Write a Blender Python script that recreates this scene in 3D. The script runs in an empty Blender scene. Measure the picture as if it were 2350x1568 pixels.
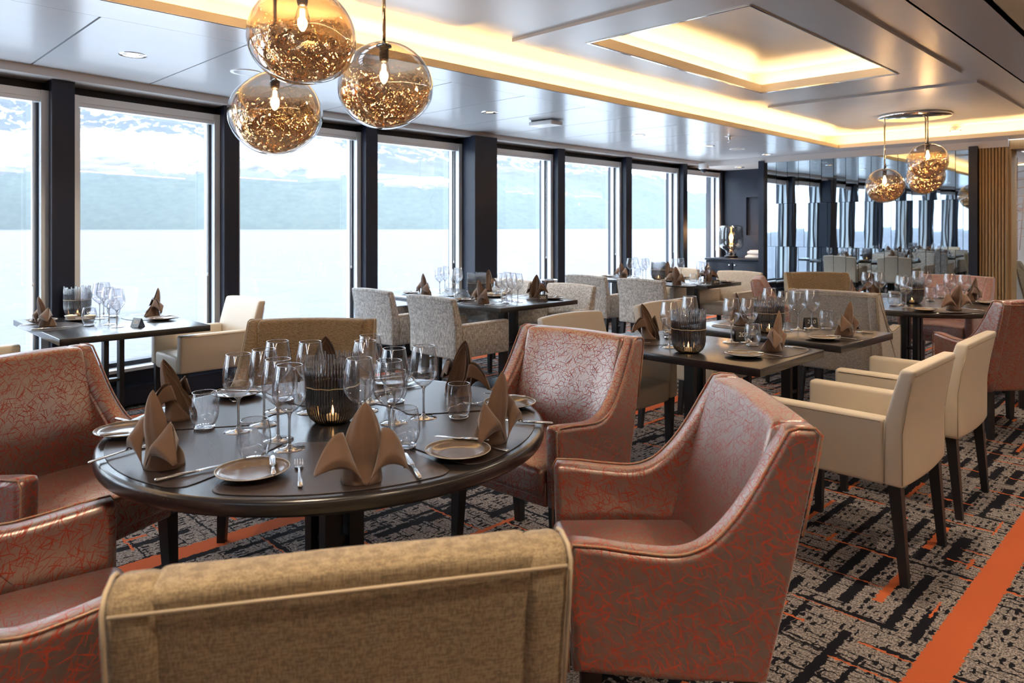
import bpy, bmesh, math, random
from mathutils import Vector, Matrix
random.seed(7)
R = math.radians
sin, cos, pi = math.sin, math.cos, math.pi

# ---------------------------------------------------------------- camera / world / exposure
scene = bpy.context.scene
COL = scene.collection
FPX, CX, HY, EYE = 1645.0, 1175.0, 521.0, 1.40
cam_d = bpy.data.cameras.new('camera')
cam = bpy.data.objects.new('camera', cam_d)
COL.objects.link(cam)
cam.location = (0, 0, EYE)
cam.rotation_euler = (R(90), 0, R(45))
cam_d.sensor_width = 36
cam_d.lens = 36 * FPX / 2350
cam_d.shift_y = (HY - 784) / 2350.0
cam_d.clip_start = 0.05
cam_d.clip_end = 60000
cam_d.dof.use_dof = True
cam_d.dof.focus_distance = 3.0
cam_d.dof.aperture_fstop = 5.0
scene.camera = cam
vs = scene.view_settings
scene.display_settings.display_device = 'sRGB'
vs.view_transform = 'Standard'
vs.look = 'None'
vs.gamma = 1.0
vs.use_curve_mapping = False
vs.exposure = 0.92
cy = scene.cycles
cy.max_bounces = 10
cy.diffuse_bounces = 5
cy.glossy_bounces = 5
cy.transmission_bounces = 8
cy.transparent_max_bounces = 24
cy.volume_bounces = 1
cy.caustics_reflective = False
cy.caustics_refractive = False
cy.sample_clamp_indirect = 6.0
cy.use_denoising = True
try:
    cy.denoiser = 'OPENIMAGEDENOISE'
except Exception:
    pass

SKY_STRENGTH = 4.3
world = bpy.data.worlds.new('sky')
scene.world = world
world.use_nodes = True
wn = world.node_tree
wn.nodes.clear()
wo = wn.nodes.new('ShaderNodeOutputWorld')
wb = wn.nodes.new('ShaderNodeBackground')
wc = wn.nodes.new('ShaderNodeTexCoord')
wz = wn.nodes.new('ShaderNodeTexNoise')
wz.inputs['Scale'].default_value = 2.2
wz.inputs['Detail'].default_value = 5
wr = wn.nodes.new('ShaderNodeValToRGB')
wr.color_ramp.elements[0].position = 0.35
wr.color_ramp.elements[0].color = (0.60, 0.77, 1.0, 1)
wr.color_ramp.elements[1].position = 0.62
wr.color_ramp.elements[1].color = (0.84, 0.92, 1.0, 1)
wn.links.new(wc.outputs['Generated'], wz.inputs['Vector'])
wn.links.new(wz.outputs['Fac'], wr.inputs['Fac'])
wn.links.new(wr.outputs['Color'], wb.inputs['Color'])
wb.inputs['Strength'].default_value = SKY_STRENGTH
wn.links.new(wb.outputs['Background'], wo.inputs['Surface'])

COVE_POWER = 62.0
SPOT_W = 62.0


# ---------------------------------------------------------------- helpers
def at(px, py, z=0.75):
    """world point at height z seen at pixel (px,py) of the photograph"""
    d = (EYE - z) * FPX / (py - HY)
    s = (px - CX) / FPX
    k = math.sqrt(0.5)
    return Vector((-k * (1 - s) * d, k * (1 + s) * d, z))


def topx(x, y, z):
    d = (y - x) * math.sqrt(.5)
    return CX + FPX * (x + y) * math.sqrt(.5) / d, HY + FPX * (EYE - z) / d


class NT:
    """tiny node helper"""
    def __init__(self, name):
        self.m = bpy.data.materials.new(name)
        self.m.use_nodes = True
        self.t = self.m.node_tree
        self.t.nodes.clear()
        self.out = self.t.nodes.new('ShaderNodeOutputMaterial')

    def n(self, typ, **kw):
        nd = self.t.nodes.new(typ)
        for k, v in kw.items():
            setattr(nd, k, v)
        return nd

    def l(self, a, b):
        self.t.links.new(a, b)

    def put(self, sock, v):
        if isinstance(v, bpy.types.NodeSocket):
            self.l(v, sock)
        elif v is not None:
            if isinstance(v, (tuple, list)) and len(v) == 3 and sock.type == 'RGBA':
                v = (*v, 1)
            sock.default_value = v

    def math(self, op, a, b=None, c=None, clamp=False):
        nd = self.n('ShaderNodeMath', operation=op)
        nd.use_clamp = clamp
        self.put(nd.inputs[0], a)
        if b is not None:
            self.put(nd.inputs[1], b)
        if c is not None:
            self.put(nd.inputs[2], c)
        return nd.outputs[0]

    def mix(self, f, a, b):
        nd = self.n('ShaderNodeMix', data_type='RGBA')
        self.put(nd.inputs[0], f)
        self.put(nd.inputs[6], a)
        self.put(nd.inputs[7], b)
        return nd.outputs[2]

    def coord(self, kind='Object', scale=(1, 1, 1), loc=(0, 0, 0), rot=(0, 0, 0)):
        tc = self.n('ShaderNodeTexCoord')
        mp = self.n('ShaderNodeMapping')
        mp.inputs['Scale'].default_value = scale
        mp.inputs['Location'].default_value = loc
        mp.inputs['Rotation'].default_value = rot
        self.l(tc.outputs[kind], mp.inputs['Vector'])
        return mp.outputs[0]

    def noise(self, vec, scale=5, detail=2, rough=0.5, dist=0.0):
        nd = self.n('ShaderNodeTexNoise')
        self.l(vec, nd.inputs['Vector'])
        nd.inputs['Scale'].default_value = scale
        nd.inputs['Detail'].default_value = detail
        nd.inputs['Roughness'].default_value = rough
        nd.inputs['Distortion'].default_value = dist
        return nd.outputs['Fac']

    def ramp(self, fac, stops):
        nd = self.n('ShaderNodeValToRGB')
        self.put(nd.inputs[0], fac)
        e = nd.color_ramp.elements
        while len(e) < len(stops):
            e.new(0.5)
        for el, (p, c) in zip(e, stops):
            el.position = p
            el.color = (*c, 1) if len(c) == 3 else c
        return nd.outputs[0]

    def step(self, v, lo, hi):
        nd = self.n('ShaderNodeMapRange', interpolation_type='SMOOTHSTEP')
        self.put(nd.inputs[0], v)
        nd.inputs[1].default_value = lo
        nd.inputs[2].default_value = hi
        return nd.outputs[0]

    def bump(self, h, strength=0.3, dist=0.002):
        nd = self.n('ShaderNodeBump')
        self.l(h, nd.inputs['Height'])
        nd.inputs['Strength'].default_value = strength
        nd.inputs['Distance'].default_value = dist
        return nd.outputs[0]

    def bsdf(self, base=(.8, .8, .8), rough=.5, metal=0.0, normal=None, **kw):
        b = self.n('ShaderNodeBsdfPrincipled')
        self.put(b.inputs['Base Color'], base)
        self.put(b.inputs['Roughness'], rough)
        self.put(b.inputs['Metallic'], metal)
        if normal is not None:
            self.l(normal, b.inputs['Normal'])
        for k, v in kw.items():
            self.put(b.inputs[k.replace('_', ' ')], v)
        return b.outputs[0]

    def done(self, sh, vol=None):
        if sh is not None:
            self.l(sh, self.out.inputs['Surface'])
        if vol is not None:
            self.l(vol, self.out.inputs['Volume'])
        return self.m


def simple(name, base, rough=.5, metal=0.0, var=0.0, bump=0.0, bscale=80, **kw):
    t = NT(name)
    v = t.coord()
    col = base
    if var:
        nz = t.noise(v, 6, 3)
        col = t.mix(nz, tuple(c * (1 - var) for c in base), tuple(min(1, c * (1 + var)) for c in base))
    nrm = None
    if bump:
        nrm = t.bump(t.noise(v, bscale, 2), bump, .002)
    return t.done(t.bsdf(col, rough, metal, nrm, **kw))


def emit(name, col, strength):
    t = NT(name)
    e = t.n('ShaderNodeEmission')
    e.inputs[0].default_value = (*col, 1)
    e.inputs[1].default_value = strength
    return t.done(e.outputs[0])


def thin_glass(name, tint=(1, 1, 1), refl=1.0, ior=1.5, rough=0.0, edge=None, add=0.0, cap=1.0, power=5.0):
    """architectural glass: tinted pass-through + fresnel reflection"""
    t = NT(name)
    tr = t.n('ShaderNodeBsdfTransparent')
    lw = t.n('ShaderNodeLayerWeight')
    lw.inputs['Blend'].default_value = 0.5
    col = tint
    if edge is not None:
        f = t.math('POWER', lw.outputs['Facing'], 2.5)
        col = t.mix(f, tint, edge)
    t.put(tr.inputs[0], col)
    gl = t.n('ShaderNodeBsdfGlossy')
    gl.inputs['Roughness'].default_value = rough
    # Schlick reflectance of both faces of the sheet, the same from either side
    p5 = t.math('POWER', lw.outputs['Facing'], power)
    f0 = ((ior - 1) / (ior + 1)) ** 2 * 2
    fac = t.math('MULTIPLY_ADD', p5, (1 - f0) * .85, f0)
    fac = t.math('MULTIPLY_ADD', fac, refl, add, clamp=True)
    fac = t.math('MINIMUM', fac, cap)
    mx = t.n('ShaderNodeMixShader')
    t.l(fac, mx.inputs[0])
    t.l(tr.outputs[0], mx.inputs[1])
    t.l(gl.outputs[0], mx.inputs[2])
    return t.done(mx.outputs[0])


# ---------------------------------------------------------------- materials
M = {}
M['ceiling'] = simple('satin_ceiling_panel', (.52, .53, .56), .20, var=.03)
M['ceiling_up'] = simple('tray_ceiling_paint', (.52, .505, .50), .34, var=.03)
M['lip'] = simple('cove_lip_paint', (.80, .72, .58), .4)
M['soffit'] = simple('soffit_paint', (.60, .57, .55), .35)
M['gap'] = simple('dark_joint', (.03, .03, .03), .7)
M['alu'] = simple('window_aluminium', (.62, .64, .66), .35, .25)
M['gasket'] = simple('dark_gasket', (.012, .016, .03), .5)
M['black'] = simple('black_lacquered_wood', (.012, .012, .014), .38, bump=.1)
M['blackmetal'] = simple('black_metal', (.01, .01, .012), .35, .3)
M['chrome'] = simple('chrome', (.85, .85, .86), .08, 1.0)
M['steel'] = simple('cutlery_steel', (.80, .79, .78), .16, 1.0)
M['white_plastic'] = simple('white_plastic', (.72, .72, .72), .4)
M['porcelain'] = simple('white_porcelain', (.78, .76, .72), .2)
M['butter'] = simple('butter', (.85, .74, .45), .5)
M['towel'] = simple('white_towel', (.80, .70, .64), .9, bump=.5, bscale=300)
M['wax'] = simple('candle_wax', (.9, .85, .75), .4, Emission_Color=(1, .55, .2, 1), Emission_Strength=.5)
M['flame'] = emit('candle_flame', (1, .55, .2), 12)
M['filament'] = emit('bulb_filament', (1, .62, .28), 220)
M['lampbulb'] = emit('table_lamp_bulb', (1, .50, .16), 28)
M['led'] = emit('warm_led_strip', (1, .58, .21), COVE_POWER)
M['led2'] = emit('warm_led_strip_bright', (1, .64, .30), COVE_POWER * .6)
M['led_dim'] = emit('warm_led_strip_dim', (1, .62, .30), COVE_POWER * .035)
M['lens'] = emit('downlight_lens', (1, .72, .42), 2.0)
M['twine'] = simple('gold_twine', (.55, .42, .22), .7)
M['pane'] = thin_glass('window_glass', (.97, .985, .985), .9, 1.45)
M['wine_glass'] = thin_glass('clear_wine_glass', (.985, .985, .99), 1.5, 1.5, 0, (.70, .73, .78), .03, .68, 2.6)
M['rod_glass'] = thin_glass('smoked_rod_glass', (.42, .42, .45), 1.8, 1.5, .05, (.07, .07, .08), .05, .7, 3.0)
M['smoke'] = thin_glass('smoked_lamp_glass', (.50, .48, .47), 1.6, 1.5, .02, (.2, .19, .19), .03)


def m_clearglass():
    t = NT('solid_clear_glass')
    g = t.n('ShaderNodeBsdfGlass')
    g.inputs['IOR'].default_value = 1.45
    g.inputs['Roughness'].default_value = 0
    tr = t.n('ShaderNodeBsdfTransparent')
    mx = t.n('ShaderNodeMixShader')
    mx.inputs[0].default_value = .55
    t.l(tr.outputs[0], mx.inputs[1])
    t.l(g.outputs[0], mx.inputs[2])
    return t.done(mx.outputs[0])


M['solid_glass'] = thin_glass('solid_clear_glass', (.90, .91, .93), 2.6, 1.5, .02, (.50, .53, .58), .34, .85, 2.6)


def m_wood_blue():
    t = NT('navy_wood_panel')
    v = t.coord(scale=(40, 40, 3))
    n = t.noise(v, 3, 4, .6, .8)
    c = t.mix(n, (.004, .007, .018), (.010, .015, .031))
    return t.done(t.bsdf(c, .42, 0, t.bump(n, .25, .002), Specular_IOR_Level=.35))


M['navy'] = m_wood_blue()


def m_table():
    t = NT('dark_stained_table_wood')
    v = t.coord(scale=(3, 60, 60))
    n = t.noise(v, 4, 3, .6, .1)
    c = t.mix(n, (.011, .010, .011), (.021, .018, .018))
    r = t.math('MULTIPLY_ADD', n, .10, .20)
    return t.done(t.bsdf(c, r, 0, t.bump(n, .05, .0003), Specular_IOR_Level=.85))


M['table'] = m_table()
M['mat'] = simple('brown_leather_placemat', (.040, .028, .025), .34, var=.15, bump=.25, bscale=240)
M['mat_edge'] = M['mat']


def m_oak(name, a, b, rough=.45):
    t = NT(name)
    v = t.coord(scale=(30, 30, 1.6))
    n = t.noise(v, 3, 5, .6, .7)
    return t.done(t.bsdf(t.mix(n, a, b), rough, 0, t.bump(n, .2, .002)))


M['oak'] = m_oak('fluted_oak', (.28, .17, .075), (.46, .30, .14))
M['stair'] = simple('pale_stair_metal', (.72, .55, .46), .5)


def m_plate():
    t = NT('taupe_stoneware')
    v = t.coord()
    n = t.noise(v, 60, 4, .6)
    c = t.mix(n, (.13, .085, .055), (.20, .145, .105))
    return t.done(t.bsdf(c, .16, 0, t.bump(n, .08, .001)))


M['plate'] = m_plate()
M['plate_rim'] = simple('pale_glazed_rim', (.55, .50, .42), .25)


def m_napkin():
    t = NT('brown_linen_napkin')
    v = t.coord(scale=(900, 900, 900))
    n = t.noise(v, 1, 1)
    big = t.noise(t.coord(), 18, 3)
    c = t.mix(big, (.115, .062, .036), (.175, .098, .060))
    return t.done(t.bsdf(c, .85, 0, t.bump(n, .25, .001), Sheen_Weight=.35, Sheen_Roughness=.5))


M['napkin'] = m_napkin()


def m_crackle(name, base, line, metal=.45, rough=.42, cov=.58, width=.062):
    """satin fabric with a random net of short red threads"""
    t = NT(name)
    v0 = t.coord()
    nz = t.n('ShaderNodeTexNoise')
    t.l(v0, nz.inputs['Vector'])
    nz.inputs['Scale'].default_value = 22
    nz.inputs['Detail'].default_value = 1
    vm = t.n('ShaderNodeVectorMath', operation='SCALE')
    t.l(nz.outputs['Color'], vm.inputs[0])
    vm.inputs['Scale'].default_value = .014
    va = t.n('ShaderNodeVectorMath', operation='ADD')
    t.l(v0, va.inputs[0])
    t.l(vm.outputs[0], va.inputs[1])
    # fold the three axes into one oblique plane so that no face runs along the projection
    def dot(vec):
        nd = t.n('ShaderNodeVectorMath', operation='DOT_PRODUCT')
        t.l(va.outputs[0], nd.inputs[0])
        nd.inputs[1].default_value = vec
        return nd.outputs['Value']
    P, Q = dot((.85, .85, .05)), dot((.5, -.5, .95))
    msk = None
    for k in range(9):
        th = R(11 + 20 * k + (7 if k % 2 else -5))
        U = t.math('ADD', t.math('MULTIPLY', P, cos(th)), t.math('MULTIPLY', Q, sin(th)))
        V = t.math('ADD', t.math('MULTIPLY', P, -sin(th)), t.math('MULTIPLY', Q, cos(th)))
        pa, pb = .0135 + .0016 * (k % 4), .060 + .007 * (k % 3)
        u = t.math('MULTIPLY_ADD', U, 1 / pa, k * 5.31)
        iu = t.math('FLOOR', u)
        w0 = t.n('ShaderNodeTexWhiteNoise', noise_dimensions='1D')
        t.l(iu, w0.inputs['W'])
        v = t.math('ADD', t.math('MULTIPLY', V, 1 / pb), t.math('MULTIPLY', w0.outputs['Value'], 9.0))
        cb = t.n('ShaderNodeCombineXYZ')
        t.l(iu, cb.inputs[0])
        t.l(t.math('FLOOR', v), cb.inputs[1])
        cb.inputs[2].default_value = k * 1.7
        w1 = t.n('ShaderNodeTexWhiteNoise', noise_dimensions='3D')
        t.l(cb.outputs[0], w1.inputs['Vector'])
        sp = t.n('ShaderNodeSeparateXYZ')
        t.l(w1.outputs['Color'], sp.inputs[0])
        # each thread sits at a random offset inside its cell
        fu = t.math('ABSOLUTE', t.math('SUBTRACT', t.math('FRACT', u), t.math('MULTIPLY_ADD', sp.outputs[0], .7, .15)))
        fv = t.math('ABSOLUTE', t.math('SUBTRACT', t.math('FRACT', v), .5))
        taper = t.math('SUBTRACT', 1.0, t.math('MULTIPLY', fv, 1.5))
        m = t.math('LESS_THAN', fu, t.math('MULTIPLY', taper, t.math('MULTIPLY_ADD', sp.outputs[1], width * .9, width * .6)))
        m = t.math('MULTIPLY', m, t.math('LESS_THAN', fv, t.math('MULTIPLY_ADD', sp.outputs[2], .3, .18)))
        m = t.math('MULTIPLY', m, t.math('LESS_THAN', w1.outputs['Value'], cov))
        msk = m if msk is None else t.math('MAXIMUM', msk, m)
    fine = t.noise(t.coord(scale=(500, 500, 500)), 1, 1)
    c = t.mix(msk, base, line)
    mt = t.math('MULTIPLY', t.math('SUBTRACT', 1.0, msk), metal)
    return t.done(t.bsdf(c, rough, mt, t.bump(fine, .15, .001), Sheen_Weight=.3, Sheen_Roughness=.4))


M['bronze'] = m_crackle('bronze_crackle_fabric', (.37, .285, .25), (.36, .045, .02), .9, .36)
M['rose'] = m_crackle('rose_crackle_fabric', (.44, .31, .27), (.42, .10, .08), .4, .48, .5)


def m_linen(name, dark, light, sx=260, sz=40, contrast=(.42, .6), cross=.5):
    t = NT(name)
    a = t.noise(t.coord(scale=(sx, sx, sz)), 1, 2)
    b = t.noise(t.coord(scale=(sz, sz, sx)), 1, 2)
    s = t.math('MULTIPLY_ADD', b, cross, t.math('MULTIPLY', a, 1 - cross))
    k = t.step(s, *contrast)
    return t.done(t.bsdf(t.mix(k, dark, light), .85, 0, t.bump(s, .4, .002), Sheen_Weight=.2))


M['linen_grey'] = m_linen('grey_slub_linen', (.27, .26, .25), (.64, .62, .59), 210, 30, (.44, .58), .30)
M['linen_tan'] = m_linen('tan_linen', (.19, .135, .075), (.38, .285, .165), 420, 60, (.38, .62), .5)
M['linen_stone'] = m_linen('stone_linen', (.24, .21, .18), (.46, .41, .35), 420, 60, (.38, .62), .5)
M['linen_cream'] = m_linen('cream_linen', (.46, .40, .33), (.68, .60, .50), 300, 50, (.38, .62), .45)
M['leather'] = simple('cream_leather', (.60, .52, .41), .42, var=.04, bump=.12, bscale=500)
M['seam'] = simple('leather_seam', (.30, .24, .17), .7)
M['pipe_tan'] = simple('linen_piping', (.50, .40, .27), .7)
M['pipe_bronze'] = m_crackle('bronze_piping', (.40, .26, .17), (.5, .10, .04), .4, .4)


def m_carpet():
    t = NT('patterned_carpet')
    tc = t.n('ShaderNodeTexCoord')
    nz = t.n('ShaderNodeTexNoise')
    t.l(tc.outputs['Object'], nz.inputs['Vector'])
    nz.inputs['Scale'].default_value = 46
    nz.inputs['Detail'].default_value = 3
    sub = t.n('ShaderNodeVectorMath', operation='SUBTRACT')
    t.l(nz.outputs['Color'], sub.inputs[0])
    sub.inputs[1].default_value = (.5, .5, .5)
    scl = t.n('ShaderNodeVectorMath', operation='SCALE')
    t.l(sub.outputs[0], scl.inputs[0])
    scl.inputs['Scale'].default_value = .030
    add = t.n('ShaderNodeVectorMath', operation='ADD')
    t.l(tc.outputs['Object'], add.inputs[0])
    t.l(scl.outputs[0], add.inputs[1])
    sp = t.n('ShaderNodeSeparateXYZ')
    t.l(add.outputs[0], sp.inputs[0])
    X, Y = sp.outputs[0], sp.outputs[1]

    def white(a, b, seed):
        cb = t.n('ShaderNodeCombineXYZ')
        t.put(cb.inputs[0], a)
        t.put(cb.inputs[1], b)
        cb.inputs[2].default_value = seed
        wn_ = t.n('ShaderNodeTexWhiteNoise', noise_dimensions='3D')
        t.l(cb.outputs[0], wn_.inputs['Vector'])
        return wn_.outputs['Value'], wn_.outputs['Color']

    def dashes(A, B, pa, pb, wa, wb_, prob, seed):
        """strokes running along B, spaced pa across A, cell length pb, width wa, length wb_"""
        u = t.math('MULTIPLY_ADD', A, 1 / pa, seed * 3.37)
        iu = t.math('FLOOR', u)
        r0, _ = white(iu, 0.0, seed)
        v = t.math('ADD', t.math('MULTIPLY', B, 1 / pb), t.math('MULTIPLY', r0, 7.0))
        iv = t.math('FLOOR', v)
        r1, c1 = white(iu, iv, seed + .5)
        sc = t.n('ShaderNodeSeparateXYZ')
        t.l(c1, sc.inputs[0])
        fu = t.math('ABSOLUTE', t.math('SUBTRACT', t.math('FRACT', u), .5))
        fv = t.math('ABSOLUTE', t.math('SUBTRACT', t.math('FRACT', v), .5))
        wid = t.math('MULTIPLY', t.math('MULTIPLY_ADD', sc.outputs[1], .7, .45), wa / pa / 2)
        ln = t.math('MULTIPLY', t.math('MULTIPLY_ADD', sc.outputs[2], .6, .4), wb_ / pb / 2)
        m1 = t.math('LESS_THAN', fu, wid)
        m2 = t.math('LESS_THAN', fv, ln)
        m3 = t.math('LESS_THAN', sc.outputs[0], prob)
        return t.math('MULTIPLY', t.math('MULTIPLY', m1, m2), m3)
    blk = dashes(X, Y, .026, .062, .013, .050, .62, 1.0)
    for a in (dashes(Y, X, .030, .42, .006, .40, .75, 2.0),
              dashes(X, Y, .088, .62, .040, .60, .62, 3.0),
              dashes(Y, X, .150, .90, .018, .86, .7, 4.0),
              dashes(X, Y, .190, .85, .050, .8, .6, 5.0)):
        blk = t.math('MAXIMUM', blk, a)
    org = dashes(X, Y, .25, .62, .030, .58, .40, 6.0)
    for a in (dashes(Y, X, .15, .55, .013, .46, .42, 7.0), dashes(X, Y, .17, .5, .018, .22, .3, 8.0)):
        org = t.math('MAXIMUM', org, a)
    # long orange runners every 2.52 m
    sx = t.math('ABSOLUTE', t.math('SUBTRACT', t.math('FRACT', t.math('MULTIPLY_ADD', X, 1 / 2.52, .66 / 2.52 + .5)), .5))
    run = t.math('LESS_THAN', sx, .055 / 2.52)
    # plain zone to the right of the runner has fewer blacks
    g = t.step(t.noise(t.coord(scale=(1, .6, 1)), 150, 3, .75), .36, .64)
    patch = t.noise(t.coord(), 9, 2)
    base = t.mix(g, (.05, .045, .046), (.40, .355, .33))
    base = t.mix(t.math('MULTIPLY', patch, .35), base, (.10, .09, .095))
    c = t.mix(blk, base, (.008, .008, .012))
    c = t.mix(org, c, (.48, .115, .04))
    c = t.mix(run, c, (.46, .105, .038))
    pile = t.noise(t.coord(scale=(1, 1, 1)), 420, 2)
    return t.done(t.bsdf(c, .95, 0, t.bump(pile, .6, .004), Specular_IOR_Level=.1))


M['carpet'] = m_carpet()


def m_mirror():
    t = NT('smoked_mirror')
    n = t.noise(t.coord(scale=(1, 1, .35)), 3.2, 1)
    return t.done(t.bsdf((.48, .55, .60), .015, 1.0, t.bump(n, .05, .02)))


M['mirror'] = m_mirror()


def m_globe_inner():
    """gold mirror coating on the inside of the lower globe, molten surface"""
    t = NT('molten_gold_coating')
    v = t.coord()
    nz = t.noise(v, 4.2, 2, .5, 2.6)
    nz2 = t.noise(v, 11, 2, .5, 1.5)
    h = t.math('MULTIPLY_ADD', nz2, .22, nz)
    gl = t.n('ShaderNodeBsdfGlossy')
    gl.inputs[0].default_value = (1.0, .80, .52, 1)
    gl.inputs['Roughness'].default_value = .04
    t.l(t.bump(h, 1.0, .10), gl.inputs['Normal'])
    tr = t.n('ShaderNodeBsdfTransparent')
    tr.inputs[0].default_value = (.92, .80, .64, 1)
    sp = t.n('ShaderNodeSeparateXYZ')
    t.l(v, sp.inputs[0])
    # denser towards the bottom, clear towards the top of the globe
    z = t.math('ADD', sp.outputs[2], t.math('MULTIPLY', t.noise(v, 3.2, 1), .14))
    f = t.step(z, .115, .075)
    f = t.math('MULTIPLY_ADD', f, .72, .10)
    mx = t.n('ShaderNodeMixShader')
    t.l(f, mx.inputs[0])
    t.l(tr.outputs[0], mx.inputs[1])
    t.l(gl.outputs[0], mx.inputs[2])
    return t.done(mx.outputs[0])


M['globe_in'] = m_globe_inner()
M['globe_out'] = thin_glass('globe_glass', (.84, .80, .76), 1.8, 1.5, 0, (.40, .33, .28), .02)


def m_sea():
    t = NT('fjord_water')
    tc = t.coord(scale=(1, 1, 1))
    n1 = t.noise(tc, .35, 4, .65)
    n2 = t.noise(tc, .03, 3, .5)
    h = t.math('MULTIPLY_ADD', n2, 2.0, n1)
    b = t.bump(h, .55, .8)
    df = t.n('ShaderNodeBsdfDiffuse')
    df.inputs[0].default_value = (.12, .12, .145, 1)
    gl = t.n('ShaderNodeBsdfGlossy')
    gl.inputs['Roughness'].default_value = .3
    t.l(b, df.inputs['Normal'])
    t.l(b, gl.inputs['Normal'])
    lw = t.n('ShaderNodeLayerWeight')
    lw.inputs['Blend'].default_value = .5
    # choppy water: the mean slope keeps the reflectance well below the flat-mirror value
    f = t.math('MULTIPLY_ADD', t.math('POWER', lw.outputs['Facing'], 4.0), .10, .055)
    f = t.math('MULTIPLY', f, t.math('MULTIPLY_ADD', t.noise(tc, .12, 5, .7), .9, .55))
    mx = t.n('ShaderNodeMixShader')
    t.l(f, mx.inputs[0])
    t.l(df.outputs[0], mx.inputs[1])
    t.l(gl.outputs[0], mx.inputs[2])
    return t.done(mx.outputs[0])


M['sea'] = m_sea()


def m_mountain():
    t = NT('mountain_rock_and_snow')
    tc = t.n('ShaderNodeTexCoord')
    sp = t.n('ShaderNodeSeparateXYZ')
    t.l(tc.outputs['Object'], sp.inputs[0])
    v = t.coord(scale=(1, 1, 2.2))
    n = t.noise(v, .0045, 6, .66, .5)
    f = t.noise(v, .02, 4, .6)
    green = t.mix(f, (.012, .030, .036), (.105, .135, .115))
    rock = t.mix(f, (.03, .04, .055), (.09, .10, .12))
    zz = t.math('MULTIPLY_ADD', n, 260.0, sp.outputs[2])
    c = t.mix(t.step(zz, 420, 620), green, rock)
    sn = t.math('MULTIPLY', t.step(zz, 600, 760), t.step(t.noise(v, .010, 5, .65, .6), .53, .58))
    c = t.mix(sn, c, (.90, .92, .95))
    return t.done(t.bsdf(c, .95))


M['mountain'] = m_mountain()
M['cloud'] = simple('low_cloud', (.93, .94, .95), 1.0)


# ---------------------------------------------------------------- mesh builders
def mesh_from(name, verts, faces, mat=None, smooth=True):
    me = bpy.data.meshes.new(name)
    me.from_pydata([tuple(v) for v in verts], [], faces)
    if smooth:
        me.polygons.foreach_set('use_smooth', [True] * len(me.polygons))
    if mat is not None:
        me.materials.append(M[mat] if isinstance(mat, str) else mat)
    me.update()
    return me


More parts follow.
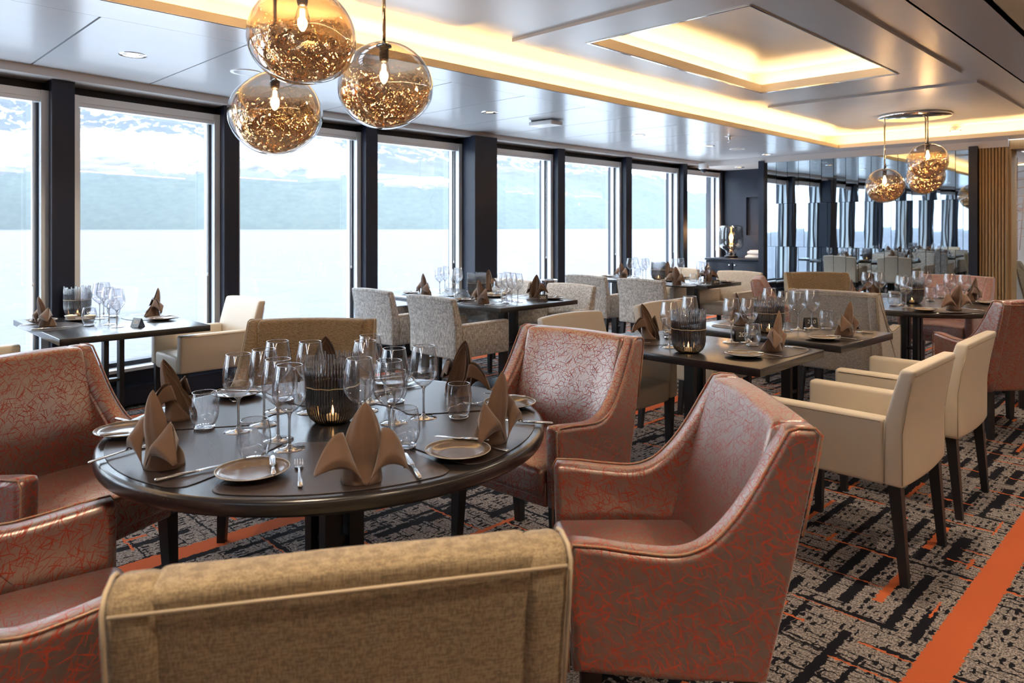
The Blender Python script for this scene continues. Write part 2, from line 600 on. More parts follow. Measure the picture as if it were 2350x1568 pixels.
class MB:
    """collects geometry for ONE mesh"""
    def __init__(self):
        self.v, self.f, self.s = [], [], []

    def add(self, verts, faces, smooth=True):
        o = len(self.v)
        self.v += [Vector(p) for p in verts]
        self.f += [tuple(i + o for i in fc) for fc in faces]
        self.s += [smooth] * len(faces)
        return self

    def xf(self, mat):
        self.v = [mat @ p for p in self.v]
        return self

    def box(self, x0, x1, y0, y1, z0, z1):
        vs_ = [(x0, y0, z0), (x1, y0, z0), (x1, y1, z0), (x0, y1, z0), (x0, y0, z1), (x1, y0, z1), (x1, y1, z1), (x0, y1, z1)]
        return self.add(vs_, [(0, 3, 2, 1), (4, 5, 6, 7), (0, 1, 5, 4), (1, 2, 6, 5), (2, 3, 7, 6), (3, 0, 4, 7)], False)

    def quadprism(self, pts, z0, z1):
        n = len(pts)
        vs_ = [(p[0], p[1], z0) for p in pts] + [(p[0], p[1], z1) for p in pts]
        fs = [tuple(range(n - 1, -1, -1)), tuple(range(n, 2 * n))] + [(i, (i + 1) % n, n + (i + 1) % n, n + i) for i in range(n)]
        return self.add(vs_, fs, False)

    def rbox(self, sx, sy, sz, r, loc=(0, 0, 0), seg=3, nx=1, ny=1, nz=1, fn=None):
        """rounded box of full size (sx,sy,sz) centred at loc; fn(p) may bend it"""
        r = min(r, sx / 2 - 1e-4, sy / 2 - 1e-4, sz / 2 - 1e-4)

        def ticks(s, n):
            h = s / 2
            a = [-h + r * (1 - cos(pi / 2 * k / seg)) * 1.0 for k in range(seg)]
            mid = [-(h - r) + (2 * (h - r)) * k / n for k in range(n + 1)]
            b = [-x for x in reversed(a)]
            return a + mid + b
        T = [ticks(sx, nx), ticks(sy, ny), ticks(sz, nz)]
        H = (sx / 2, sy / 2, sz / 2)
        idx = {}
        verts = []
        faces = []

        def vid(i, j, k):
            key = (i, j, k)
            if key not in idx:
                p = Vector((T[0][i], T[1][j], T[2][k]))
                c = Vector([max(-(H[a] - r), min(H[a] - r, p[a])) for a in range(3)])
                d = p - c
                if d.length > 1e-9:
                    # map cube-ish offset to the sphere
                    p = c + d.normalized() * r
                idx[key] = len(verts)
                verts.append(p)
            return idx[key]
        n0, n1, n2 = len(T[0]), len(T[1]), len(T[2])
        for k in (0, n2 - 1):
            for i in range(n0 - 1):
                for j in range(n1 - 1):
                    q = [vid(i, j, k), vid(i + 1, j, k), vid(i + 1, j + 1, k), vid(i, j + 1, k)]
                    faces.append(q if k else q[::-1])
        for j in (0, n1 - 1):
            for i in range(n0 - 1):
                for k in range(n2 - 1):
                    q = [vid(i, j, k), vid(i + 1, j, k), vid(i + 1, j, k + 1), vid(i, j, k + 1)]
                    faces.append(q[::-1] if j else q)
        for i in (0, n0 - 1):
            for j in range(n1 - 1):
                for k in range(n2 - 1):
                    q = [vid(i, j, k), vid(i, j + 1, k), vid(i, j + 1, k + 1), vid(i, j, k + 1)]
                    faces.append(q if i else q[::-1])
        L = Vector(loc)
        out = []
        for p in verts:
            p = p + L
            if fn:
                p = Vector(fn(p))
            out.append(p)
        return self.add(out, faces)

    def tube(self, pts, r, n=8, caps=True, closed=False):
        pts = [Vector(p) for p in pts]
        m = len(pts)
        rr = r if isinstance(r, (list, tuple)) else [r] * m
        verts, faces = [], []
        prev = None
        for i, p in enumerate(pts):
            if closed:
                t = pts[(i + 1) % m] - pts[i - 1]
            else:
                t = pts[min(i + 1, m - 1)] - pts[max(i - 1, 0)]
            t.normalize()
            if prev is None:
                a = t.orthogonal().normalized()
            else:
                a = (prev - t * prev.dot(t))
                a = a.normalized() if a.length > 1e-6 else t.orthogonal().normalized()
            prev = a
            b = t.cross(a)
            for k in range(n):
                an = 2 * pi * k / n
                verts.append(p + (a * cos(an) + b * sin(an)) * rr[i])
        rng = range(m) if closed else range(m - 1)
        for i in rng:
            i2 = (i + 1) % m
            for k in range(n):
                k2 = (k + 1) % n
                faces.append((i * n + k, i * n + k2, i2 * n + k2, i2 * n + k))
        if caps and not closed:
            faces.append(tuple(range(n - 1, -1, -1)))
            faces.append(tuple((m - 1) * n + k for k in range(n)))
        return self.add(verts, faces)

    def lathe(self, prof, n=24, loc=(0, 0, 0), fn=None):
        """prof = [(r,z)...] ; revolves about z"""
        verts, faces = [], []
        rows = []
        L = Vector(loc)
        for (r, z) in prof:
            if r < 1e-6:
                rows.append([len(verts)])
                verts.append(Vector((0, 0, z)))
            else:
                rows.append(list(range(len(verts), len(verts) + n)))
                for k in range(n):
                    a = 2 * pi * k / n
                    verts.append(Vector((r * cos(a), r * sin(a), z)))
        for a, b in zip(rows, rows[1:]):
            for k in range(n):
                k2 = (k + 1) % n
                if len(a) == 1 and len(b) == 1:
                    continue
                if len(a) == 1:
                    faces.append((a[0], b[k2], b[k]))
                elif len(b) == 1:
                    faces.append((a[k], a[k2], b[0]))
                else:
                    faces.append((a[k], a[k2], b[k2], b[k]))
        if fn:
            verts = [Vector(fn(p)) for p in verts]
        return self.add([p + L for p in verts], faces)

    def surf(self, fn, nu, nv):
        verts = [fn(u / nu, v / nv) for v in range(nv + 1) for u in range(nu + 1)]
        faces = [(v * (nu + 1) + u, v * (nu + 1) + u + 1, (v + 1) * (nu + 1) + u + 1, (v + 1) * (nu + 1) + u) for v in range(nv) for u in range(nu)]
        return self.add(verts, faces)

    def extrude(self, poly, thick, r, to3, seg=3):
        """poly 2-D outline (ccw), extruded by thick centred on 0, rounded by r; to3(u,v,w)->xyz"""
        n = len(poly)
        P = [Vector((p[0], p[1])) for p in poly]
        nor = []
        for i in range(n):
            a = (P[i] - P[i - 1])
            b = (P[(i + 1) % n] - P[i])
            na = Vector((a.y, -a.x)).normalized()
            nb = Vector((b.y, -b.x)).normalized()
            m = na + nb
            m = m.normalized() if m.length > 1e-6 else na
            k = 1 / max(.5, m.dot(na))
            nor.append(m * k)
        h = thick / 2
        rings = []
        verts = []
        steps = [(-(h - r) - r * sin(a), r * (1 - cos(a))) for a in [pi / 2 * (1 - k / seg) for k in range(seg + 1)]]
        steps += [(-w, o) for (w, o) in reversed(steps)]
        for (w, off) in steps:
            rings.append(list(range(len(verts), len(verts) + n)))
            for i in range(n):
                q = P[i] - nor[i] * off
                verts.append(Vector(to3(q.x, q.y, w)))
        o = len(self.v)
        faces = []
        for a, b in zip(rings, rings[1:]):
            for i in range(n):
                j = (i + 1) % n
                faces.append((a[i], a[j], b[j], b[i]))
        self.add(verts, faces)
        self.f.append(tuple(o + i for i in reversed(rings[0])))
        self.f.append(tuple(o + i for i in rings[-1]))
        self.s += [False, False]
        return self

    def mesh(self, name, mat):
        me = bpy.data.meshes.new(name)
        me.from_pydata([tuple(v) for v in self.v], [], self.f)
        me.polygons.foreach_set('use_smooth', self.s)
        me.materials.append(M[mat] if isinstance(mat, str) else mat)
        me.update()
        bm = bmesh.new()
        bm.from_mesh(me)
        bmesh.ops.recalc_face_normals(bm, faces=bm.faces)
        bm.to_mesh(me)
        bm.free()
        return me

    def build(self, name, mat, parent=None, **props):
        o = bpy.data.objects.new(name, self.mesh(name, mat))
        COL.objects.link(o)
        if parent is not None:
            o.parent = parent
        for k, v in props.items():
            o[k] = v
        return o


def empty(name, loc=(0, 0, 0), rz=0.0, **props):
    o = bpy.data.objects.new(name, None)
    COL.objects.link(o)
    o.location = loc
    o.rotation_euler = (0, 0, rz)
    o.empty_display_size = .1
    for k, v in props.items():
        o[k] = v
    return o


def thing(name, label, cat, loc=(0, 0, 0), rz=0.0, group=None):
    o = empty(name, loc, rz, label=label, category=cat)
    if group:
        o['group'] = group
    return o


def kids(o):
    return [c for c in COL.objects if c.parent == o]


KIDS = {}


def dup(root, loc, rz, label, group=None, scale=None, tree=None):
    """copy of a thing with its parts and sub-parts"""
    if root.name not in KIDS:
        KIDS[root.name] = [(c, list(kids(c))) for c in kids(root)]
    r = root.copy()
    COL.objects.link(r)
    r.location = loc
    r.rotation_euler = (0, 0, rz)
    r['label'] = label
    if group:
        r['group'] = group
    for c, sub in KIDS[root.name]:
        cc = c.copy()
        COL.objects.link(cc)
        cc.parent = r
        for g in sub:
            gg = g.copy()
            COL.objects.link(gg)
            gg.parent = cc
    return r


class Proto:
    """first use hands out the prototype itself, later uses copy it"""
    def __init__(self, maker):
        self.maker, self.root = maker, None

    def __call__(self, loc, rz, label, group=None):
        if self.root is None:
            self.root = self.maker()
            r = self.root
            KIDS[r.name] = [(c, list(kids(c))) for c in kids(r)]
            r.location = loc
            r.rotation_euler = (0, 0, rz)
            r['label'] = label
            if group:
                r['group'] = group
            return r
        return dup(self.root, loc, rz, label, group)


def struct(name, mb, mat, parent=None):
    o = mb.build(name, mat, parent)
    o['kind'] = 'structure'
    return o


# ================================================================ SETTING
ZC, ZS, ZU, ZP = 2.52, 2.46, 2.72, 2.70      # low ceiling, soffit, tray ceiling, tray panels
FR = [(-7.5, -4.4), (-5.0, -4.9), (-2.0, -5.42), (-.3, -5.73), (1.27, -6.0), (2.6, -6.24), (4.14, -6.35), (5.6, -6.41), (7.2, -6.46), (8.9, -6.50), (10.5, -6.52), (12.2, -6.54)]


def FX(y):
    for (a, xa), (b, xb) in zip(FR, FR[1:]):
        if y <= b:
            return xa + (xb - xa) * (y - a) / (b - a)
    return FR[-1][1]


def seg(mb, ya, yb, o0, o1, z0, z1, n=1):
    """prism along the window line between ya and yb, from offset o0 to o1 into the room"""
    for k in range(n):
        a = ya + (yb - ya) * k / n
        b = ya + (yb - ya) * (k + 1) / n
        mb.quadprism([(FX(a) + o0, a), (FX(a) + o1, a), (FX(b) + o1, b), (FX(b) + o0, b)], z0, z1)
    return mb


# floor
mb = MB()
mb.quadprism([(-4.2, -7.5), (4.0, -7.5), (4.0, 22), (-6.9, 22), (-6.9, 12.3), (-6.7, 2.0), (-6.3, 1.0)], -.06, 0)
floor = struct('floor', mb, 'carpet')

# pillars between the windows: (y0,y1,face offset)
PIL = [(-6.35, -6.1, .06), (-4.9, -4.7, .06), (-3.45, -3.1, .2), (-1.55, -1.4, .06), (-.13, .02, .06), (1.297, 1.447, .06), (2.641, 2.778, .06), (4.16, 4.31, .06), (5.60, 5.97, .2), (7.28, 7.43, .06),
       (8.88, 9.03, .06), (10.52, 10.65, .06), (11.95, 12.1, .0)]
wl = empty('wall_left', kind='structure')
mb = MB()
seg(mb, -7.5, 12.1, -.28, -.02, 0, .27, 24)
struct('wall_base', mb, 'navy', wl)
mb = MB()
seg(mb, -7.5, 12.1, -.28, -.16, 2.385, 2.62, 24)
struct('wall_header', mb, 'navy', wl)
for (a, b, o1) in PIL:
    mb = MB()
    seg(mb, a, b, -.28, o1, 0, 2.47)
    struct('pillar', mb, 'navy', wl)
mb = MB()
seg(mb, -7.5, 12.0, -.02, .10, .02, .16, 24)
struct('heater_box', mb, 'navy', wl)

# windows
for i in range(len(PIL) - 1):
    ya, yb = PIL[i][1], PIL[i + 1][0]
    w = empty('window_%d' % (i + 1), kind='structure')
    # outer aluminium frame
    fw = .05
    mb = MB()
    seg(mb, ya, ya + fw, -.17, -.03, .29, 2.385)
    seg(mb, yb - fw, yb, -.17, -.03, .29, 2.385)
    seg(mb, ya, yb, -.17, -.04, 2.33, 2.385)
    o = struct('window_frame', mb, 'alu', w)
    mb = MB()
    seg(mb, ya + fw, ya + fw + .014, -.20, -.10, .30, 2.34)
    seg(mb, yb - fw - .014, yb - fw, -.20, -.10, .30, 2.34)
    seg(mb, ya + fw, yb - fw, -.20, -.10, 2.315, 2.335)
    seg(mb, ya + fw, yb - fw, -.20, -.10, .30, .33)
    struct('gasket', mb, 'gasket', w)
    mb = MB()
    seg(mb, ya + fw + .014, ya + fw + .034, -.17, -.12, .33, 2.315)
    seg(mb, yb - fw - .034, yb - fw - .014, -.17, -.12, .33, 2.315)
    struct('blind_guide', mb, 'alu', w)
    mb = MB()
    seg(mb, ya + .03, yb - .03, -.12, -.045, 2.30, 2.335)
    struct('blind_cassette', mb, 'alu', w)
    mb = MB()
    seg(mb, ya, yb, -.18, .03, .27, .295)
    struct('window_sill', mb, 'alu', w)
    mb = MB()
    seg(mb, ya + fw + .014, yb - fw - .014, -.162, -.158, .33, 2.315)
    struct('pane', mb, 'pane', w)
    # pull cord of the blind
    mb = MB()
    yc = yb - fw - .045
    x0 = FX(yc) - .075
    mb.tube([(x0, yc, 2.31), (x0, yc, 1.0)], .0022, 5)
    mb.tube([(x0 + .012, yc, 2.31), (x0 + .012, yc, 1.0)], .0022, 5)
    mb.lathe([(0, -.02), (.008, -.014), (.008, .006), (0, .012)], 8, (x0 + .006, yc, .99))
    struct('blind_cord', mb, 'white_plastic', w)

# soffit along the windows and over the mirror wall
mb = MB()
for a, b in [(-7.5, -5), (-5, -2), (-2, -.3), (-.3, 1.27), (1.27, 2.6), (2.6, 4.14), (4.14, 5.6), (5.6, 7.2), (7.2, 8.9), (8.9, 11.0)]:
    mb.quadprism([(FX(a) - .25, a), (FX(a) + .13, a), (FX(b) + .13, b), (FX(b) - .25, b)], ZS, ZC + .2)
struct('trim_1', mb, 'soffit')
mb = MB()
mb.quadprism([(FX(11) - .25, 11.0), (-2.0, 11.0), (-2.0, 12.3), (FX(12) - .25, 12.3)], ZS - .03, ZC + .2)
struct('trim_2', mb, 'soffit')

# ceiling -------------------------------------------------------------------
ce = empty('ceiling', kind='structure')
XB, XL, XRR, XR2 = -4.25, -3.93, -1.13, -.84      # border strip, tray opening left/right, second tray
YF, YN = 10.5, -6.2
y = 1.15 - .814 * 10
k = 0
while y < 11.0:
    y2 = min(y + .814, 11.0)
    if y2 > -7.4:
        ya, yb = max(y, -7.4) + .006, y2 - .006
        mb = MB()
        xa, xb = FX(ya) + .12, FX(yb) + .12
        mb.quadprism([(xa, ya), (XB - .003, ya), (XB - .003, yb), (xb, yb)], ZC, ZC + .02)
        o = struct('ceiling_panel', mb, 'ceiling', ce)
    y = y2 if y2 < 11 else 12
mb = MB()
mb.box(-6.6, XB, -7.5, 12.3, ZC + .022, ZC + .04)
struct('ceiling_backing', mb, 'gap', ce)
mb = MB()
mb.box(XB, XL, -7.4, YF, ZC, ZC + .02)
struct('border_strip', mb, 'ceiling', ce)
mb = MB()
mb.box(XB, 3.9, YF, 11.0, ZC, ZC + .02)
struct('border_strip', mb, 'ceiling', ce)
mb = MB()
mb.box(XRR, XR2, -7.4, YF, ZC, ZC + .02)
struct('border_strip', mb, 'ceiling_up', ce)
mb = MB()
mb.box(XL, XRR, -7.4, YN, ZC, ZC + .02)
struct('border_strip', mb, 'ceiling', ce)
# tray ceiling
mb = MB()
mb.box(-4.25, -.85, -6.5, YF + .32, ZU, ZU + .02)
struct('tray_ceiling', mb, 'ceiling_up', ce)
mb = MB()
mb.box(-4.25, -4.2, -6.5, YF + .32, ZC + .02, ZU)
mb.box(-.90, -.85, -6.5, YF + .32, ZC + .02, ZU)
mb.box(-4.25, -.85, YF + .27, YF + .32, ZC + .02, ZU)
mb.box(-4.25, -.85, -6.5, -6.45, ZC + .02, ZU)
struct('tray_wall', mb, 'ceiling_up', ce)
# cove lips
LIP = .052
mb = MB()
mb.box(XL - .012, XL + .003, YN, YF, ZC, ZC + LIP)
mb.box(XRR - .003, XRR + .012, YN, YF, ZC, ZC + LIP)
mb.box(XL - .012, XRR + .012, YF - .003, YF + .012, ZC, ZC + LIP)
mb.box(XL, XRR, YN - .015, YN, ZC, ZC + LIP)
struct('cove_lip', mb, 'lip', ce)
# dropped panels in the tray; the one with the lit coffer has an opening
PX0, PX1 = -3.56, -1.60
CF = (-3.20, -1.98, 3.95, 6.61)
for (a, b, hole) in [(-4.4, -.87, False), (-.39, 3.06, False), (3.56, 6.98, True), (7.51, 10.41, False)]:
    mb = MB()
    if not hole:
        mb.box(PX0, PX1, a, b, ZP, ZU)
    else:
        mb.box(PX0, CF[0], a, b, ZP, ZU)
        mb.box(CF[1], PX1, a, b, ZP, ZU)
        mb.box(CF[0], CF[1], a, CF[2], ZP, ZU)
        mb.box(CF[0], CF[1], CF[3], b, ZP, ZU)
    struct('raft_panel', mb, 'ceiling_up', ce)
# cut the tray ceiling over the coffer: rebuild it as four boxes
tc_ = bpy.data.objects['tray_ceiling']
mb = MB()
mb.box(-4.25, CF[0], -6.5, YF + .32, ZU, ZU + .02)
mb.box(CF[1], -.85, -6.5, YF + .32, ZU, ZU + .02)
mb.box(CF[0], CF[1], -6.5, CF[2], ZU, ZU + .02)
mb.box(CF[0], CF[1], CF[3], YF + .32, ZU, ZU + .02)
tc_.data = mb.mesh('tray_ceiling', 'ceiling_up')
# coffer
x0, x1, y0, y1 = CF
mb = MB()
lz = ZP + .075
mb.box(x0 - .01, x0 + .003, y0, y1, ZP - .001, lz)
mb.box(x1 - .003, x1 + .01, y0, y1, ZP - .001, lz)
mb.box(x0 - .01, x1 + .01, y0 - .01, y0 + .003, ZP - .001, lz)
mb.box(x0 - .01, x1 + .01, y1 - .003, y1 + .01, ZP - .001, lz)
struct('coffer_lip', mb, 'lip', ce)
mb = MB()
e = .007
mb.box(x0 - .004, x0 + e, y0, y1, ZP - .006, ZP + .004)
mb.box(x1 - e, x1 + .004, y0, y1, ZP - .006, ZP + .004)
mb.box(x0, x1, y0 - .004, y0 + e, ZP - .006, ZP + .004)
mb.box(x0, x1, y1 - e, y1 + .004, ZP - .006, ZP + .004)
struct('coffer_trim', mb, 'chrome', ce)
g = .16
zt = 2.92
mb = MB()
mb.box(x0 - g, x1 + g, y0 - g, y1 + g, zt, zt + .02)
mb.box(x0 - g - .02, x0 - g, y0 - g, y1 + g, ZU, zt)
mb.box(x1 + g, x1 + g + .02, y0 - g, y1 + g, ZU, zt)
mb.box(x0 - g, x1 + g, y0 - g - .02, y0 - g, ZU, zt)
mb.box(x0 - g, x1 + g, y1 + g, y1 + g + .02, ZU, zt)
struct('coffer_box', mb, 'ceiling_up', ce)
# second tray (to the right, mostly outside the frame)
mb = MB()
mb.box(XR2 - .22, 3.2, -6.2, YF, ZU, ZU + .02)
mb.box(XR2 - .015, XR2, -7.4, YF, ZC, ZU)
struct('tray_ceiling', mb, 'ceiling_up', ce)
mb = MB()
mb.box(2.9, 4.0, -7.4, YF, ZC, ZC + .02)
struct('border_strip', mb, 'ceiling_up', ce)

# LED strips lying in the coves
def led(name, boxes, mat, label):
    t_ = thing(name, label, 'light')
    for b in boxes:
        MB().box(*b).build('led_tape', mat, t_)
    return t_


led('led_strip', [(-4.03, -4.0, YN, YF + .05, ZC + .022, ZC + .030), (-4.0, -1.06, YF + .08, YF + .11, ZC + .022, ZC + .030)], 'led', 'warm light strip glowing along the long ceiling cove')
led('led_strip', [(x0 - .09, x0 - .065, y0 - .05, y1 + .05, ZU + .022, ZU + .03), (x1 + .065, x1 + .09, y0 - .05, y1 + .05, ZU + .022, ZU + .03),
                  (x0, x1, y0 - .09, y0 - .065, ZU + .022, ZU + .03), (x0, x1, y1 + .065, y1 + .09, ZU + .022, ZU + .03)], 'led2',
    'warm light strip inside the small rectangular ceiling coffer')
led('led_strip', [(3.0, 3.03, -6, YF, ZC + .05, ZC + .058)], 'led', 'added unseen warm light strip in the second ceiling bay at far right')  # strip added out of view to warm the right side of the room

led('led_strip', [(-1.06, -1.03, YN, YF + .05, ZC + .022, ZC + .030)], 'led_dim', 'dimmer light strip in the right-hand cove of the long ceiling tray')
# back walls ------------------------------------------------------------------
YM = 11.03
wb_ = empty('wall_back', kind='structure')
mb = MB()
mb.box(-5.32, -2.43, YM + .02, YM + .12, 0, ZC)
struct('mirror_backing', mb, 'gap', wb_)
mb = MB()
mb.box(-5.36, -5.27, YM - .06, 12.05, 0, ZS)
struct('niche_jamb', mb, 'navy', wb_)
mb = MB()
mb.box(-2.43, -2.33, YM - .08, YM + .3, 0, ZS)
struct('door_jamb', mb, 'navy', wb_)
# mirror tiles, running bond
tw = .178
rows = [(2.43, 1.77), (1.77, 1.09), (1.09, .43), (.43, .05)]
for ri, (zt_, zb_) in enumerate(rows):
    off = 0 if ri % 2 == 0 else tw / 2
    x = -5.27 - off
    while x < -2.43 - .01:
        xa, xb = max(x, -5.27) + .0035, min(x + tw, -2.43) - .0035
        if xb - xa > .02:
            tl, tn = random.uniform(-.004, .004), random.uniform(-.003, .003)
            hx, hz = (xb - xa) / 2, (zt_ - zb_) / 2 - .002
            mb = MB()
            mb.box(-hx, hx, -.003, .003, -hz, hz)
            mb.xf(Matrix.Rotation(tl, 4, 'Z') @ Matrix.Rotation(tn, 4, 'X'))
            o = struct('mirror_tile', mb, 'mirror', wb_)
            o.location = ((xa + xb) / 2, YM + .010, (zt_ + zb_) / 2)
        x += tw
# niche
mb = MB()
mb.box(-6.9, -6.10, 12.02, 12.12, 0, ZC)
mb.box(-6.10, -5.42, 12.02, 12.12, 1.93, ZC)
mb.box(-6.10, -5.42, 12.02, 12.12, 0, 1.25)
mb.box(-5.46, -5.3, 12.02, 12.12, 0, ZC)
mb.box(-6.10, -5.42, 12.08, 12.12, 1.25, 1.93)
struct('niche_panel', mb, 'navy', wb_)

# fluted oak column and beam
co = empty('trim_3', kind='structure')
mb = MB()
mb.box(-2.33, -2.0, YM + .0, YM + .4, 0, ZC)
struct('column_core', mb, 'oak', co)
fl = MB()
for k in range(9):
    xx = -2.31 + k * .036
    o = MB().rbox(.026, .05, 2.44, .009, (xx, YM - .005, 1.22), 2).build('flute', 'oak', co)
    o['kind'] = 'structure'
for k in range(8):
    yy = YM + .04 + k * .042
    o = MB().rbox(.04, .03, 2.44, .009, (-1.995, yy, 1.22), 2).build('flute', 'oak', co)
    o['kind'] = 'structure'
mb = MB()
mb.box(-2.0, 4.0, YM + .02, YM + .42, 2.40, ZC)
struct('trim_4', mb, 'oak')

# far room past the opening
mb = MB()
mb.box(-6.9, 4.2, 21.5, 21.6, 0, 2.8)
struct('wall_far', mb, simple('far_room_paint', (.45, .38, .33), .6))
mb = MB()
mb.box(-6.9, 4.2, 12.35, 22, 2.62, 2.66)
struct('ceiling_far', mb, 'ceiling_up')
led('led_strip', [(-4.5, 1.5, 13.6, 13.7, 2.59, 2.615), (-4.5, 1.5, 16.6, 16.7, 2.59, 2.615)], 'led_dim', 'warm light strip on the ceiling of the stair lobby')
# side and rear walls
mb = MB()
mb.box(4.0, 4.1, -7.5, 21.6, 0, 2.8)
struct('wall_right', mb, simple('right_wall_panelling', (.42, .33, .24), .5, var=.05))
mb = MB()
mb.box(-5.2, 4.1, -7.6, -7.5, 0, 2.8)
struct('wall_front', mb, 'navy')
mb = MB()
mb.box(3.96, 4.0, -7.5, 21.6, 0, .12)
struct('baseboard_right', mb, 'navy')

# ---------------------------------------------------------------- outside
sea = struct('sea', MB().quadprism([(-60, -9000), (-60, 30000), (-30000, 30000), (-30000, -9000)], -14.2, -14.0), 'sea')


def fbm(x, y, o=5):
    from mathutils import noise
    return noise.fractal(Vector((x, y, 3.3)), 1.0, 2.0, o)


def mountain(name, cx0, pts, depth, seed, n=260, m=60):
    """ridge following shore points; pts = [(x,y,height)]"""
    mb = MB()
    verts = []
    N = len(pts) - 1
    for i in range(n + 1):
        t = i / n * N
        k = min(int(t), N - 1)
        f = t - k
        f2 = f * f * (3 - 2 * f)
        a, b = pts[k], pts[k + 1]
        x, y, h = a[0] + (b[0] - a[0]) * f, a[1] + (b[1] - a[1]) * f, a[2] + (b[2] - a[2]) * f2
        for j in range(m + 1):
            g = j / m
            d = g * depth
            q = Vector((x, y)).normalized()
            X, Y = x + q.x * d, y + q.y * d
            z = h * (g ** .9) + fbm(X / 900 + seed, Y / 900) * 120 * g + fbm(X / 260, Y / 260 + seed) * 40 * min(1, g * 3)
            verts.append((X, Y, -16 + max(0, z)))
    faces = [(i * (m + 1) + j, (i + 1) * (m + 1) + j, (i + 1) * (m + 1) + j + 1, i * (m + 1) + j + 1) for i in range(n) for j in range(m)]
    mb.add(verts, faces)
    return struct(name, mb, 'mountain')


def far(px, depth):
    s = (px - CX) / FPX
    k = math.sqrt(.5)
    return (-k * (1 - s) * depth, k * (1 + s) * depth)


mts = []
for (px, dep, hh) in [(-1500, 4200, 1500), (-500, 4200, 1550), (0, 4300, 1550), (300, 4400, 1500), (700, 4600, 1380), (1000, 4800, 960), (1180, 5200, 760), (1330, 5600, 680), (1480, 6000, 560), (1600, 6500, 450), (1800, 7500, 420), (2100, 9000, 400)]:
    x, y = far(px, dep)
    mts.append((x, y, hh))
mountain('mountains', 0, mts, 1600, 1.7)
# hazy air over the fjord
t = NT('fjord_haze')
vsn = t.n('ShaderNodeVolumeScatter')
vsn.inputs['Color'].default_value = (.86, .94, 1.0, 1)
vsn.inputs['Density'].default_value = .000028
t.done(None, vsn.outputs[0])
haze = MB().quadprism([(-300, -9000), (-300, 14000), (-14000, 14000), (-14000, -9000)], -13.9, 420)
haze = haze.build('haze', t.m)
haze['kind'] = 'structure'
# low clouds lying against the slope
cl_pts = [(-420, 3900, 360, 340, 62), (60, 3900, 350, 220, 42), (215, 3950, 350, 160, 40), (340, 3980, 345, 120, 36), (420, 4000, 362, 110, 36), (640, 4100, 352, 120, 40), (770, 4150, 375, 90, 30), (960, 4300, 420, 80, 12)]
mb = MB()
for i, (px, dep, py, wpx, hpx) in enumerate(cl_pts):
    x, y = far(px, dep)
    z = EYE + (HY - py) * dep / FPX
    rx, rz = wpx * dep / FPX, hpx * dep / FPX
    T_ = Matrix.Translation((x, y, z)) @ Matrix.Rotation(R(45), 4, 'Z') @ Matrix.Diagonal((rx, rx * .35, rz, 1))

    def lump(p, s=i):
        d = Vector(p).normalized()
        k = 1 + .42 * fbm(d.x * 3.2 + s * 5, d.y * 2.2 + d.z * 2.4, 5)
        return T_ @ Vector((p[0] * k, p[1] * k, p[2] * k))
    mb.lathe([(0, -1)] + [(sin(a * pi / 60), -cos(a * pi / 60)) for a in range(1, 60)] + [(0, 1)], 96, fn=lump)
o = mb.build('clouds', 'cloud')
o['kind'] = 'stuff'
o['label'] = 'low white clouds lying against the mountain slope outside'
o['category'] = 'cloud'

# ================================================================ THINGS
#CHAIRS
LEG = dict()


def taper_leg(x, y, z1, dx=0, dy=0, a=.046, b=.030):
    mb = MB()
    h, g = a / 2, b / 2
    vs_ = [(x + dx - g, y + dy - g, 0), (x + dx + g, y + dy - g, 0), (x + dx + g, y + dy + g, 0), (x + dx - g, y + dy + g, 0),
           (x - h, y - h, z1), (x + h, y - h, z1), (x + h, y + h, z1), (x - h, y + h, z1)]
    mb.add(vs_, [(0, 3, 2, 1), (4, 5, 6, 7), (0, 1, 5, 4), (1, 2, 6, 5), (2, 3, 7, 6), (3, 0, 4, 7)], False)
    return mb


def smooth_poly(pts, it=2, keep=()):
    """chaikin on a closed polygon"""
    P = [tuple(p) for p in pts]
    for _ in range(it):
        Q = []
        n = len(P)
        for i in range(n):
            a, b = P[i], P[(i + 1) % n]
            Q.append((a[0] * .75 + b[0] * .25, a[1] * .75 + b[1] * .25))
            Q.append((a[0] * .25 + b[0] * .75, a[1] * .25 + b[1] * .75))
        P = Q
    return P


